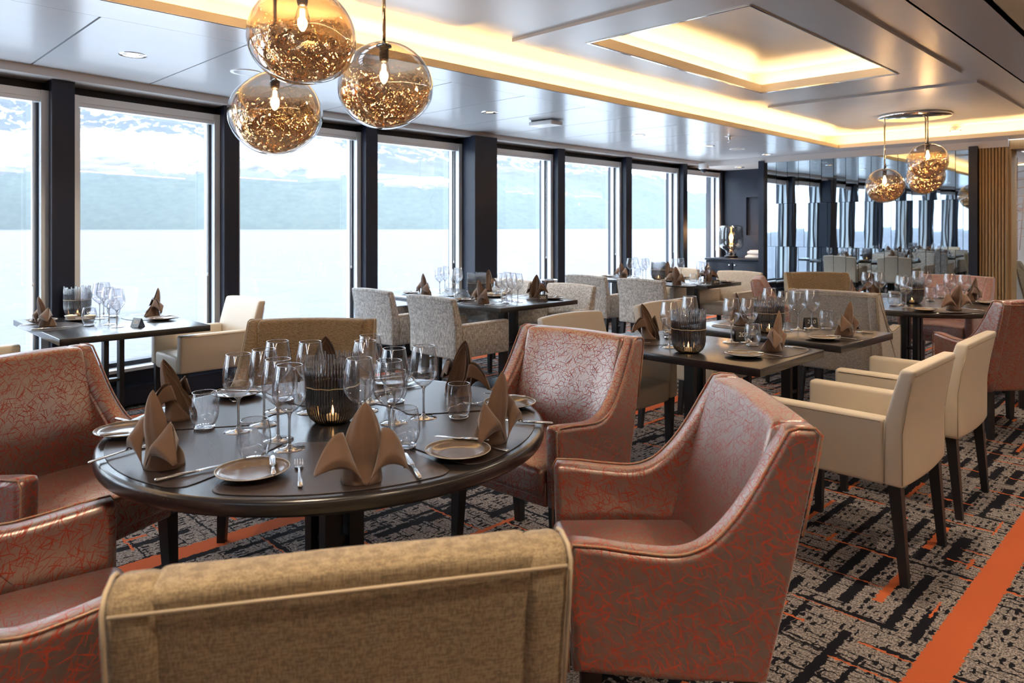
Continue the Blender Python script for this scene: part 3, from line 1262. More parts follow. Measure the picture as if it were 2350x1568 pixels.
def make_box_chair(mat, seam, wide=.58):
    """square armed upholstered dining armchair; +Y is its front"""
    hw = wide / 2
    root = thing('dining_armchair', 'armchair', 'chair')
    # backrest : curved slab, leaning back, lower at the sides
    def bend(p):
        x, yv, z = p
        u = x / hw
        lean = -.055 * max(0, (z - .60) / .25) ** 1.2
        thin = 1 - .28 * max(0, (z - .62) / .23)
        yy = -.252 + (yv + .252) * thin
        return (x, yy + lean + .018 * (u * u) - .009, z + .012 * (1 - u * u) * (z > .7))
    b = MB().rbox(wide, .078, .465, .018, (0, -.252, .6175), 3, 8, 1, 8, bend)
    b.build('backrest', mat, root)
    for s in (-1, 1):
        def armbend(p):
            x, yv, z = p
            return (x, yv, z - .006 * max(0, .1 - yv))
        MB().rbox(.075, .505, .262, .017, (s * (hw - .0375), .040, .517), 3, 1, 5, 2, armbend).build('armrest', mat, root)

    def puff(p):
        x, yv, z = p
        k = max(0, 1 - (x / .22) ** 2) * max(0, 1 - ((yv - .04) / .26) ** 2)
        return (x, yv, z + (.018 * k if z > .43 else 0))
    MB().rbox(wide - .152, .49, .12, .024, (0, .045, .43), 3, 6, 6, 1, puff).build('seat', mat, root)
    # top stitching seam
    sm = MB()
    for s in (-1, 1):
        x = s * (hw + .0006)
        sm.tube([(x, -.215, .40), (x, -.215, .645)], .0016, 5)
        pts = [bend(Vector((s * hw * .999, -.2925, z))) for z in (.40, .5, .6, .7, .8)]
        sm.tube([(q[0], q[1] + .004, q[2]) for q in pts], .0018, 5)
        sm.tube([(x, -.2, .634), (x, .27, .634)], .0016, 5)
    pts = [bend(Vector((hw * .97 * k / 8, -.292, .825))) for k in range(-8, 9)]
    sm.tube([(q[0], q[1] - .0005, q[2]) for q in pts], .0016, 5)
    sm.build('seam', seam, root)
    for (x, yv, dx, dy) in ((hw - .035, .255, 0, 0), (-hw + .035, .255, 0, 0), (hw - .035, -.245, 0, -.035), (-hw + .035, -.245, 0, -.035)):
        taper_leg(x, yv, .395, dx, dy).build('leg', 'black', root)
    return root


def make_tub_chair(mat, pipe, seatmat=None):
    """high backed armchair whose sides sweep down from the back into low arms; +Y is its front"""
    root = thing('tub_armchair', 'armchair', 'chair')
    W = .64
    hw = W / 2
    prof = [(-.200, .312), (.03, .322), (.262, .335), (.268, .48), (.272, .625), (.262, .645), (.21, .642), (.10, .628), (.01, .624), (-.055, .648), (-.115, .705), (-.165, .775), (-.215, .862), (-.248, .918),
            (-.275, .925), (-.315, .922), (-.332, .905), (-.322, .84), (-.265, .58)]
    # round the sweeping part of the outline, keep its corners
    k0, k1 = prof.index((.21, .642)), prof.index((-.248, .918))
    dense = []
    for i in range(len(prof)):
        if k0 <= i < k1:
            p0, p1, p2, p3 = [Vector(prof[max(k0, min(k1, i + d_))]) for d_ in (-1, 0, 1, 2)]
            for q in range(4):
                t_ = q / 4
                c = .5 * ((2 * p1) + (p2 - p0) * t_ + (2 * p0 - 5 * p1 + 4 * p2 - p3) * t_ ** 2 + (3 * p1 - p0 - 3 * p2 + p3) * t_ ** 3)
                dense.append((c.x, c.y))
        else:
            a, b = prof[i], prof[(i + 1) % len(prof)]
            n = max(1, int(math.hypot(b[0] - a[0], b[1] - a[1]) / .08))
            for k in range(n):
                dense.append((a[0] + (b[0] - a[0]) * k / n, a[1] + (b[1] - a[1]) * k / n))
    for s in (-1, 1):
        mb = MB()
        def to3(u, v, w, s=s):
            # arms bow outwards a little halfway
            bow = .012 * sin(pi * min(1, max(0, (u + .33) / .6)))
            return (s * (hw - .036) + w + s * bow, u, v)
        mb.extrude(dense, .072, .022, to3, 4)
        mb.build('side_panel', mat, root)
    iw = W - .10

    def bend(p):
        x, yv, z = p
        u = x / (iw / 2)
        t_ = (z - .31) / .61
        rear = -.200 - .132 * t_
        th = .085 + .01 * (1 - t_)
        w = (yv + .04) / .08          # 0 rear .. 1 front
        front = rear + th + .055 * abs(u) ** 3.5 * (1.25 - t_ * .9)
        front = min(front, rear + .40)
        belly = .016 * (1 - u * u) * sin(pi * min(1, max(0, (t_ - .25) / .7)))
        return (x, rear + (front + belly - rear) * w, z + .006 * (1 - u * u) * (t_ > .7))
    MB().rbox(iw, .08, .612, .02, (0, 0, .616), 3, 14, 1, 12, bend).build('backrest', mat, root)

    def puff(p):
        x, yv, z = p
        k = max(0, 1 - (x / .25) ** 2) * max(0, 1 - ((yv - .04) / .28) ** 2)
        return (x, yv, z + (.022 * k if z > .43 else 0))
    MB().rbox(W - .15, .47, .12, .03, (0, .045, .42), 3, 6, 6, 1, puff).build('seat', seatmat or mat, root)
    MB().rbox(W - .14, .05, .10, .012, (0, .235, .375), 2).build('front_rail', mat, root)
    # piping along the sweeping edge on both outer faces and across the back
    pp = MB()
    path = [p for p in dense if p[1] > .60]
    i0 = min(range(len(path)), key=lambda i: -path[i][0])
    path = [(.272, .34), (.274, .48), (.275, .62)] + [p for p in path if p[1] > .6 and p != (.272, .625)]
    for s in (-1, 1):
        q = []
        for (u, v) in path:
            bow = .012 * sin(pi * min(1, max(0, (u + .33) / .6)))
            q.append((s * (hw - .004) + s * bow, u, v - .002 if v > .64 else v))
        pp.tube(q, .0035, 6)
    pp.tube([(-hw + .01, -.333, .897), (0, -.333, .897), (hw - .01, -.333, .897)], .0028, 6)
    pp.build('piping', pipe, root)
    for (x, yv, dx, dy) in ((hw - .05, .215, .01, .01), (-hw + .05, .215, -.01, .01), (hw - .05, -.16, .01, -.03), (-hw + .05, -.16, -.01, -.03)):
        taper_leg(x, yv, .325, dx, dy, .05, .034).build('leg', 'black', root)
    return root


bronze = Proto(lambda: make_tub_chair('bronze', 'pipe_bronze'))
rose = Proto(lambda: make_tub_chair('rose', 'pipe_bronze'))
tan = Proto(lambda: make_tub_chair('linen_tan', 'pipe_tan'))
stone = Proto(lambda: make_tub_chair('linen_stone', 'pipe_tan'))
grey = Proto(lambda: make_box_chair('linen_grey', 'seam'))
creamlin = Proto(lambda: make_box_chair('linen_cream', 'seam'))
leather = Proto(lambda: make_box_chair('leather', 'seam'))


def place_tub(P, mx, my, ax, label, group):
    """mx,my = middle of the back's top edge, ax = direction (deg) in which the back faces outwards"""
    f = Vector((-cos(R(ax)), -sin(R(ax)), 0))
    o = Vector((mx, my, 0)) + f * .30
    return P(o, math.atan2(f.y, f.x) - pi / 2, label, group)


def place_box(P, x, y, facing, label, group):
    return P(Vector((x, y, 0)), R(facing) - pi / 2, label, group)


g1 = 'armchairs around the front round table'
place_tub(tan, -.885, .564, -31.5, 'tan linen armchair in the foreground with its back to the camera', g1)
place_tub(bronze, -.93, 1.93, 45, 'bronze crackle armchair seen in side profile at right of the front round table', g1)
place_tub(bronze, -2.12, 2.57, 93, 'bronze crackle armchair behind the right side of the front round table, seat facing the camera', g1)
place_tub(tan, -3.36, 1.905, 137, 'brown linen armchair on the window side of the front round table, behind the glasses', g1)
place_tub(bronze, -3.19, .54, 203, 'bronze crackle armchair at the left edge, its high back turned to the windows', g1)
place_tub(bronze, -1.98, .03, 263, 'bronze crackle armchair in the lower left corner showing two arms and seat', g1)
g2 = 'armchairs around the far round table'
place_tub(stone, -2.09, 5.46, 272, 'stone linen armchair at the far round table, its back towards the second rectangular table', g2)
place_tub(tan, -3.08, 7.6, 132, 'tan linen armchair before the mirror wall, facing the far round table', g2)
place_tub(rose, -3.16, 6.43, 203, 'rose crackle armchair seen edge-on between the second rectangular table and the mirror wall', g2)
place_tub(rose, -1.89, 8.09, 84, 'rose crackle armchair on the far side of the far round table, near the fluted column', g2)
place_tub(bronze, -.86, 5.74, 325, 'dark rose crackle armchair cut by the right edge of the photo', g2)
place_tub(tan, -.75, 7.15, 22, 'tan linen armchair partly hidden at the right of the far round table', g2)
g3 = 'cream leather armchairs'
place_box(leather, -1.17, 3.31, 180, 'cream leather armchair nearest the camera, at the near rectangular table', g3)
place_box(leather, -1.19, 4.195, 180, 'cream leather armchair right behind the nearest cream one', g3)
place_box(leather, -2.62, 3.44, 0, 'cream leather armchair on the window side of the near rectangular table', g3)
place_box(leather, -2.62, 4.42, 0, 'cream leather armchair on the window side of the second rectangular table', g3)
place_box(leather, -5.37, 2.16, 270, 'cream leather armchair by the window at the right end of the left window table', g3)
place_box(leather, -5.25, .73, 90, 'cream leather armchair at the left window table, only its arm in view', g3)
g4 = 'grey linen armchairs at the window tables'
place_box(grey, -4.44, 3.83, 90, 'grey linen armchair nearest the camera at the middle window table', g4)
place_box(grey, -5.31, 3.87, 90, 'grey linen armchair beside the window, back to camera, at the middle window table', g4)
place_box(grey, -4.43, 4.93, 270, 'grey linen armchair across the middle window table on the aisle side', g4)
place_box(grey, -5.27, 4.97, 270, 'grey linen armchair across the middle window table on the window side', g4)
place_box(grey, -4.34, 6.53, 90, 'grey slub linen armchair at the farthest window table, aisle side, back to the camera', g4)
place_box(grey, -5.13, 6.6, 90, 'grey slub linen armchair at the farthest window table, window side, back to the camera', g4)
g5 = 'cream linen armchairs at the farthest window table'
place_box(creamlin, -4.24, 7.89, 270, 'cream linen armchair across the farthest window table in front of the navy sideboard', g5)
place_box(creamlin, -5.15, 8.0, 270, 'cream linen armchair across the farthest window table next to the window', g5)

# ---------------------------------------------------------------- tables
def pedestal(root, x, y, k=1.0, h=.71, base=(.52, .42)):
    for s in (-1, 1):
        MB().box(x - .03 * k, x + .03 * k, y + s * .0475 * k - .015 * k, y + s * .0475 * k + .015 * k, .02, h).build('post', 'black', root)
    for z in (.10, .36):
        MB().box(x - .026 * k, x + .026 * k, y - .04 * k, y + .04 * k, z, z + .02).build('post_brace', 'black', root)
    MB().rbox(base[0], base[1], .022, .006, (x, y, .011), 2).build('base_plate', 'blackmetal', root)
    MB().box(x - .16, x + .16, y - .14, y + .14, h - .006, h).build('mounting_plate', 'blackmetal', root)


def rect_table(x0, x1, y0, y1, peds, label, rot=0):
    cx, cy_ = (x0 + x1) / 2, (y0 + y1) / 2
    root = thing('dining_table', label, 'table', (cx, cy_, 0), R(rot))
    sx, sy = x1 - x0, y1 - y0
    MB().rbox(sx, sy, .04, .003, (0, 0, .73), 2).build('tabletop', 'table', root)
    for (px_, k, b) in peds:
        pedestal(root, px_, 0, k, .71, b)
    return root


T205 = rect_table(-6.0, -4.11, 3.98, 4.94, [(.55, 1.35, (.5, .6)), (-.55, 1.35, (.5, .6))], 'long dark table running out from the middle windows, four grey chairs around it')
T206 = rect_table(-6.02, -4.78, 1.08, 1.95, [(.08, 1.0, (.55, .5))], 'dark table against the leftmost window before a cream armchair')
T204 = rect_table(-6.1, -4.08, 7.13, 7.92, [(.6, 1.3, (.5, .55)), (-.5, 1.3, (.5, .55))], 'dark table farthest along the windows, near the navy sideboard')
T209 = rect_table(-2.62, -1.515, 3.12, 3.85, [(0, 1.0, (.6, .45))], 'near small rectangular dark table in the middle of the room')
T210 = rect_table(-2.52, -1.475, 4.06, 4.79, [(0.05, 1.0, (.6, .45))], 'second small rectangular dark table, just behind the near one', -3)


def round_table(cx, cy_, Rr, label):
    root = thing('round_table', label, 'table', (cx, cy_, 0))
    n = 96
    poly = [(Rr * cos(2 * pi * k / n), Rr * sin(2 * pi * k / n)) for k in range(n)]
    MB().extrude(poly, .045, .011, lambda u, v, w: (u, v, .7275 + w), 2).build('tabletop', 'table', root)
    MB().lathe([(Rr - .1, .70), (Rr - .1, .706), (0, .706)], 48).build('underframe', 'black', root)
    for (a, b) in ((-.045, -.045), (.045, .045), (-.045, .045), (.045, -.045)):
        MB().box(a - .02, a + .02, b - .028, b + .028, .02, .705).build('post', 'black', root)
    for z in (.1, .36):
        MB().box(-.05, .05, -.05, .05, z, z + .02).build('post_brace', 'black', root)
    MB().rbox(.7, .7, .024, .006, (0, 0, .012), 2).build('base_plate', 'blackmetal', root)
    return root


T1C = Vector((-2.117, 1.277, .75))
T2C = Vector((-1.91, 6.73, .75))
round_table(T1C.x, T1C.y, .70, 'large round dark table in the foreground, laid for six')
round_table(T2C.x, T2C.y, .70, 'round dark table at the right in front of the mirror wall')


TBL = {'209': 'the near rectangular table', '210': 'the second rectangular table', '205': 'the middle window table', '204': 'the farthest window table', '206': 'the left window table'}
# ---------------------------------------------------------------- tableware makers (z=0 at the table surface)
def make_wine():
    root = thing('wine_glass', 'wine glass', 'glass')
    MB().lathe([(.0465, .0012), (.0465, .0022), (.030, .0045), (.012, .008), (.006, .014), (.0052, .022)], 28).build('foot', 'solid_glass', root)
    MB().lathe([(.0048, .018), (.0038, .045), (.0037, .085), (.0052, .102), (.011, .110)], 12).build('stem', 'solid_glass', root)
    prof = [(.0, .1065), (.010, .1085), (.024, .119), (.038, .134), (.0460, .149), (.0485, .160), (.0482, .173), (.0475, .190), (.0435, .212), (.0395, .234), (.0370, .2465)]
    MB().lathe(prof, 32).build('bowl', 'wine_glass', root)
    MB().tube([(.0370 * cos(2 * pi * k / 28), .0370 * sin(2 * pi * k / 28), 0.2468) for k in range(28)], .0012, 5, closed=True).build('rim', 'solid_glass', root)
    return root


def make_tumbler():
    root = thing('tumbler', 'tumbler', 'glass')
    prof = [(.0, .010), (.020, .009), (.032, .016), (.041, .036), (.0445, .056), (.0440, .075), (.0405, .100), (.0365, .1195)]
    MB().lathe(prof, 28).build('bowl', 'wine_glass', root)
    MB().lathe([(.0, .0015), (.026, .001), (.031, .004), (.033, .011), (.026, .009), (.0, .0085)], 24).build('thick_base', 'solid_glass', root)
    MB().tube([(.0365 * cos(2 * pi * k / 28), .0365 * sin(2 * pi * k / 28), .1198) for k in range(28)], .0012, 5, closed=True).build('rim', 'solid_glass', root)
    return root


def make_napkin(seed=0):
    rnd = random.Random(seed)
    lean = .055 + rnd.uniform(-.01, .012)
    side = rnd.uniform(-.012, .012)
    H = .208 + rnd.uniform(-.008, .008)
    mb = MB()

    def petal(u, v, k=1.0, hh=1.0, tw=0.0):
        z = H * hh * v
        rho = k * (.0515 - .007 * sin(pi * min(1, v * 1.3)) + .006 * max(0, sin(pi * (v - .25) / .5)) * (.25 < v < .75)) * max(0, 1 - v ** 3.2) ** .8
        a = R(172 - 95 * min(1, v * 2.2) ** .8)
        ph = (u * 2 - 1) * a + tw
        rip = 1 + .03 * sin(9 * ph + 3 * v)
        x = rho * rip * sin(ph)
        yv = -rho * rip * cos(ph)
        yv -= lean * v ** 2.2 - .012 * v
        x += side * v * v
        return (x, yv, z)
    mb.surf(lambda u, v: petal(u, v), 30, 22)
    mb.surf(lambda u, v: petal(u, v, .80, .93, .12), 22, 16)
    mb.surf(lambda u, v: petal(u, v, .58, .80, -.2), 18, 12)
    for s in (-1, 1):
        droop = rnd.uniform(-.012, .014)
        reach = rnd.uniform(.112, .132)

        def bz(a, c, b, t_):
            return a * (1 - t_) ** 2 + c * 2 * t_ * (1 - t_) + b * t_ * t_

        def wing(u, v, s=s, droop=droop, reach=reach):
            A = Vector((s * (.004 + .045 * v ** .8), -.056 + .046 * v * v, .004 + .124 * v))
            C = Vector((s * (.040 + .048 * v), -.068 + .038 * v, .082 + .062 * v))
            T = Vector((s * reach, -.045 + .012 * v, .034 + droop + .004 * v))
            p = bz(A, C, T, u)
            p.z += .006 * sin(pi * u) * sin(2 * pi * v)
            p.y -= .016 * sin(pi * u) * sin(pi * v)
            return p
        mb.surf(wing, 14, 12)
        # underside fold of the wing
        def under(u, v, s=s, reach=reach, droop=droop):
            A = Vector((s * (.048 - .0 * v), -.006 + .02 * v, .120 - .05 * v))
            C = Vector((s * .085, -.02 + .01 * v, .134 - .05 * v))
            T = Vector((s * reach * (1 - .1 * v), -.036, .038 + droop - .002 * v))
            return bz(A, C, T, u)
        mb.surf(under, 10, 6)
    root = thing('napkin', 'napkin', 'napkin')
    o = mb.build('folded_cloth', 'napkin', root)
    sm = o.modifiers.new('thick', 'SOLIDIFY')
    sm.thickness = .0018
    sm.offset = 0
    # baked so that copies share one mesh
    return root


def bake(o):
    dg = bpy.context.evaluated_depsgraph_get()
    me = bpy.data.meshes.new_from_object(o.evaluated_get(dg))
    o.modifiers.clear()
    o.data = me


def make_plate():
    root = thing('side_plate', 'plate', 'plate')
    MB().lathe([(0, .0018), (.050, .0015), (.052, .0005), (.055, .0012), (.078, .010), (.0925, .0165), (.0925, .0185), (.076, .0125), (.060, .0065), (.045, .0055), (0, .0050)], 48).build('dish', 'plate', root)
    MB().tube([(.0925 * cos(2 * pi * k / 48), .0925 * sin(2 * pi * k / 48), .0178) for k in range(48)], .0014, 6, closed=True).build('glazed_rim', 'plate_rim', root)
    return root


def flatbar(path, w, t_, name, mat, parent):
    """bar along +Y with half widths w[i] and z given"""
    mb = MB()
    verts, faces = [], []
    for (yv, z), hw_, ht in zip(path, w, t_):
        for (a, b) in ((-1, -.4), (-.6, -1), (.6, -1), (1, -.4), (1, .4), (.6, 1), (-.6, 1), (-1, .4)):
            verts.append((a * hw_, yv, z + b * ht))
    n = len(path)
    for i in range(n - 1):
        for k in range(8):
            faces.append((i * 8 + k, i * 8 + (k + 1) % 8, (i + 1) * 8 + (k + 1) % 8, (i + 1) * 8 + k))
    faces.append(tuple(range(7, -1, -1)))
    faces.append(tuple((n - 1) * 8 + k for k in range(8)))
    mb.add(verts, faces)
    return mb.build(name, mat, parent)


def make_fork():
    root = thing('fork', 'fork', 'cutlery')
    flatbar([(-.105, .004), (-.10, .0045), (-.05, .006), (0, .008), (.03, .007), (.045, .005)], [.004, .0065, .005, .0032, .003, .008], [.0015, .0022, .002, .0018, .0015, .001], 'handle', 'steel', root)
    flatbar([(.043, .005), (.052, .0035), (.062, .003)], [.008, .0118, .0122], [.001] * 3, 'fork_head', 'steel', root)
    for x in (-.0100, -.0033, .0033, .0100):
        flatbar([(.060, .003), (.080, .0045), (.098, .008), (.102, .009)], [.0018, .0017, .0012, .0005], [.0009] * 4, 'tine', 'steel', root).location = (x, 0, 0)
    return root


def make_knife(L=.22):
    root = thing('knife', 'knife', 'cutlery')
    k = L / .22
    flatbar([(-.11 * k, .006), (-.105 * k, .0065), (-.05 * k, .0065), (-.01 * k, .0055)], [.0045, .0062, .0055, .004], [.003, .0042, .0038, .0028], 'handle', 'steel', root)
    flatbar([(-.012 * k, .0055), (.005 * k, .006), (.07 * k, .006), (.10 * k, .006), (.11 * k, .006)], [.004, .0085, .0088, .0065, .0012], [.0022, .0010, .0008, .0006, .0004], 'blade', 'steel', root)
    return root


def make_candle():
    root = thing('candle_holder', 'candle holder', 'candle holder')
    Rr, H = .086, .215
    N = 56
    mb = MB()
    rnd = random.Random(3)
    for k in range(N):
        a = 2 * pi * k / N
        h = H + rnd.uniform(-.009, .009)
        prof = [(Rr, h), (Rr, .16), (Rr, .10), (Rr * .985, .062), (Rr * .93, .038), (Rr * .83, .020), (Rr * .68, .008), (Rr * .5, .0035)]
        mb.tube([(r * cos(a), r * sin(a), z) for (r, z) in prof], .0027, 5)
    o = mb.build('rods', 'rod_glass', root)
    o['kind'] = 'stuff'
    MB().lathe([(.0, .004), (.045, .0045), (.062, .012), (.074, .026), (.080, .05), (.081, .10), (.081, .120)], 36).build('vessel', 'smoke', root)
    MB().lathe([(0, .0005), (.044, .0005), (.046, .003), (.044, .006), (0, .006)], 28).build('base_disc', 'blackmetal', root)
    MB().tube([((Rr + .0035) * cos(2 * pi * k / 40), (Rr + .0035) * sin(2 * pi * k / 40), .126 + .0012 * sin(k * 1.9)) for k in range(40)], .0013, 5, closed=True).build('twine', 'twine', root)
    c = MB().lathe([(0, .007), (.0185, .007), (.0195, .010), (.0195, .024), (.0175, .0255), (0, .0245)], 20).build('tealight', 'wax', root)
    MB().lathe([(0, .0255), (.0042, .030), (.0048, .036), (.003, .045), (0, .056)], 10).build('flame', 'flame', root)
    return root


def text_mesh(s, size, mat, parent, loc, rot, name='lettering', ext=.0006, shear=.25):
    cu = bpy.data.curves.new(name, 'FONT')
    cu.body = s
    cu.size = size
    cu.extrude = ext
    cu.shear = shear
    cu.align_x = 'CENTER'
    cu.align_y = 'CENTER'
    tmp = bpy.data.objects.new(name, cu)
    COL.objects.link(tmp)
    dg = bpy.context.evaluated_depsgraph_get()
    me = bpy.data.meshes.new_from_object(tmp.evaluated_get(dg))
    COL.objects.unlink(tmp)
    bpy.data.objects.remove(tmp)
    me.materials.clear()
    me.materials.append(mat)
    o = bpy.data.objects.new(name, me)
    COL.objects.link(o)
    o.parent = parent
    o.location = loc
    o.rotation_euler = rot
    return o


M['sign'] = simple('table_sign_plate', (.03, .026, .025), .3)
M['sign_txt'] = simple('sign_lettering', (.75, .72, .66), .5)


def sign(num, p, face):
    """tent shaped table number; face = direction (deg) the number looks"""
    root = thing('table_sign', 'black tent sign reading %s on %s' % (num, TBL[num]), 'sign', (p.x, p.y, .7502), R(face) + pi / 2)
    for s in (-1, 1):
        mb = MB()
        mb.box(-.042, .042, -.0012, .0012, 0, .060)
        mb.xf(Matrix.Translation((0, s * .024, .0005)) @ Matrix.Rotation(s * R(22), 4, 'X'))
        mb.build('sign_face', 'sign', root)
    text_mesh(num, .036, M['sign_txt'], root, (0, -.0142, .0305), (R(90 - 22), 0, 0))
    return root


wine, tumbler, plate, fork, knife, candle = Proto(make_wine), Proto(make_tumbler), Proto(make_plate), Proto(make_fork), Proto(make_knife), Proto(make_candle)
butter_knife = Proto(lambda: make_knife(.17))
NAPS = [Proto(lambda s=s: make_napkin(s)) for s in (1, 2, 3)]
# ---------------------------------------------------------------- laying the tables
ZT = .7502
ORD = ['first', 'second', 'third', 'fourth', 'fifth', 'sixth', 'seventh', 'eighth', 'ninth', 'tenth', 'eleventh', 'twelfth']


def lay(P, pts, what, table, group, z=ZT, rz=None, k=0):
    """pts = [(px,py)] pixel feet; labelled by their order from the left"""
    order = sorted(range(len(pts)), key=lambda i: pts[i][0])
    n = len(pts)
    out = []
    for r_, i in enumerate(order):
        px, py = pts[i][:2]
        p = at(px, py)
        if n == 1:
            lab = '%s on %s' % (what, table)
        elif r_ == n - 1:
            lab = 'rightmost %s on %s' % (what, table)
        elif r_ == 0:
            lab = 'leftmost %s on %s' % (what, table)
        else:
            lab = '%s from the left, %s on %s' % (ORD[r_], what, table)
        ang = rz(p, i) if callable(rz) else (random.uniform(0, 6.28) if rz is None else rz)
        out.append(P((p.x, p.y, z), ang, lab, group))
    return out


RT1, RT2 = 'the front round table', 'the far round table'
lay(wine, [(547, 992), (606, 975), (638, 1011), (664, 1032.6), (637, 944), (712, 946), (824, 1007.7), (893, 1015.7), (904.6, 971), (972, 961), (838, 943), (849, 923)], 'stemmed wine glass', RT1, 'wine glasses on the front round table')
lay(tumbler, [(469, 986), (584, 1063), (1053, 962), (930, 1030), (908, 926), (655, 922)], 'stemless water tumbler', RT1, 'tumblers on the front round table')
lay(wine, [(1536, 798), (1583, 778), (1678.7, 786), (1719, 786)], 'stemmed wine glass', 'the near rectangular table', 'wine glasses on table 209')
lay(tumbler, [(1538, 778), (1727, 795)], 'water tumbler', 'the near rectangular table', 'tumblers on table 209')
lay(wine, [(1801, 760), (1832, 757.5), (1863, 754), (1766, 748)], 'stemmed wine glass', 'the second rectangular table', 'wine glasses on table 210')
lay(tumbler, [(1897, 757), (1740, 748)], 'water tumbler', 'the second rectangular table', 'tumblers on table 210')
lay(wine, [(1990, 689), (2019, 691), (2069, 701), (2079, 706), (2106, 684), (2180, 694), (2214, 698), (2125, 684)], 'stemmed wine glass', RT2, 'wine glasses on the far round table')
lay(tumbler, [(2050, 702), (2135.5, 691), (2160, 684)], 'water tumbler', RT2, 'tumblers on the far round table')
lay(wine, [(1009, 672), (1021, 667.5), (1045, 678), (1051, 673.5), (1152, 693), (1162.6, 689), (1174.5, 692), (1188, 694.5)], 'stemmed wine glass', 'the middle window table', 'wine glasses on table 205')
lay(tumbler, [(1034, 680), (1161, 697), (1085, 667), (1142, 675)], 'water tumbler', 'the middle window table', 'tumblers on table 205')
lay(wine, [(1446, 637.5), (1457, 634.5), (1475, 640), (1482, 637.5), (1548, 640), (1563, 637.5), (1608, 650), (1620, 654)], 'stemmed wine glass', 'the farthest window table', 'wine glasses on table 204')
lay(tumbler, [(1463, 638.5), (1590, 653), (1500, 636), (1548, 634.5)], 'water tumbler', 'the farthest window table', 'tumblers on table 204')
lay(wine, [(228.6, 731.6), (238, 725.6), (250, 745), (268, 751)], 'stemmed wine glass', 'the left window table', 'wine glasses on table 206')
lay(tumbler, [(205, 748.7), (261, 728)], 'water tumbler', 'the left window table', 'tumblers on table 206')

for (px, py, tb) in [(763, 968, RT1), (1580, 809, 'the near rectangular table'), (1765, 764, 'the second rectangular table'), (2093, 696, RT2), (1094, 680, 'the middle window table'), (1511, 642.5, 'the farthest window table'), (178, 727, 'the left window table')]:
    p = at(px, py)
    candle((p.x, p.y, ZT), random.uniform(0, 6), 'ribbed smoked candle holder with gold twine on ' + tb, 'ribbed candle holders')

for num, px, py, face in [('209', 1703, 780, -45), ('210', 1860, 749, -50), ('205', 1246, 691, -60), ('204', 1642, 653.5, -45), ('206', 316, 750, -75)]:
    sign(num, at(px, py), face)


# place mats: rounded wedge
def wedge(r0, r1, half, rc=.04, n=10):
    """outline centred on +x direction, distances from a centre"""
    pts = []
    a = half
    outer = [(r1 * cos(t_), r1 * sin(t_)) for t_ in [(-a + rc / r1) + 2 * (a - rc / r1) * k / n for k in range(n + 1)]]
    inner = [(r0 * cos(t_), r0 * sin(t_)) for t_ in [(a - rc / r1 * 1.2) - 2 * (a - rc / r1 * 1.2) * k / 4 for k in range(5)]]
    c1 = ((r1 - rc) * cos(a), (r1 - rc) * sin(a))
    c2 = ((r0 + rc) * cos(a), (r0 + rc) * sin(a))
    c3 = ((r0 + rc) * cos(-a), (r0 + rc) * sin(-a))
    c4 = ((r1 - rc) * cos(-a), (r1 - rc) * sin(-a))
    base = outer + [c1, c2] + inner + [c3, c4]
    return smooth_poly(base, 2)


def make_mat_round():
    root = thing('placemat', 'placemat', 'placemat')
    pl = wedge(.245, .672, R(28.5))
    MB().extrude(pl, .0024, .0008, lambda u, v, w: (u, v, .0012 + w), 1).build('leather_sheet', 'mat', root)
    return root


def make_mat_rect():
    # same leather mat, its wide edge towards the diner, origin at the napkin; +Y points to the table's middle
    root = thing('placemat', 'placemat', 'placemat')
    pl = smooth_poly([(-.235, .03), (-.235, -.06), (-.19, -.125), (-.09, -.15), (.09, -.15), (.19, -.125), (.235, -.06), (.235, .03), (.17, .13), (.10, .19), (-.10, .19), (-.17, .13)], 2)
    MB().extrude(pl, .0024, .0008, lambda u, v, w: (u, v, .0012 + w), 1).build('leather_sheet', 'mat', root)
    return root


mat_round, mat_rect = Proto(make_mat_round), Proto(make_mat_rect)
ZM = ZT + .0026

# front round table: (napkin px,py, seat angle, where)
S1 = [(378, 1070, 279, 'front left'), (414, 961, 222, 'back left'), (830, 1103, -33, 'at the camera side'), (1125, 1013, 25, 'front right'), (1052, 907, 88, 'back right'), (748, 895, 150, 'window side')]
for i, (px, py, ang, wh) in enumerate(S1):
    mat_round((T1C.x, T1C.y, ZT), R([268, 209, -31, 29, 89, 149][i]), 'brown leather placemat %s of the front round table' % wh, 'placemats on the front round table')
    p = at(px, py)
    rz = [R(279 - 355), 0, 0, 0, 0, 0]
    fwd = R(ang + 180 + [0, 0, 12, -10, 10, 0][i])
    NAPS[i % 3]((p.x, p.y, ZM), fwd - pi / 2, 'folded brown napkin %s of the front round table' % wh, 'napkins on the front round table')


def cut(P, p, q, lab, group, z=ZM):
    """cutlery from pixel p (handle end) to pixel q (tip)"""
    a, b = at(*p), at(*q)
    m = (a + b) / 2
    return P((m.x, m.y, z), math.atan2(b.y - a.y, b.x - a.x) - pi / 2, lab, group)


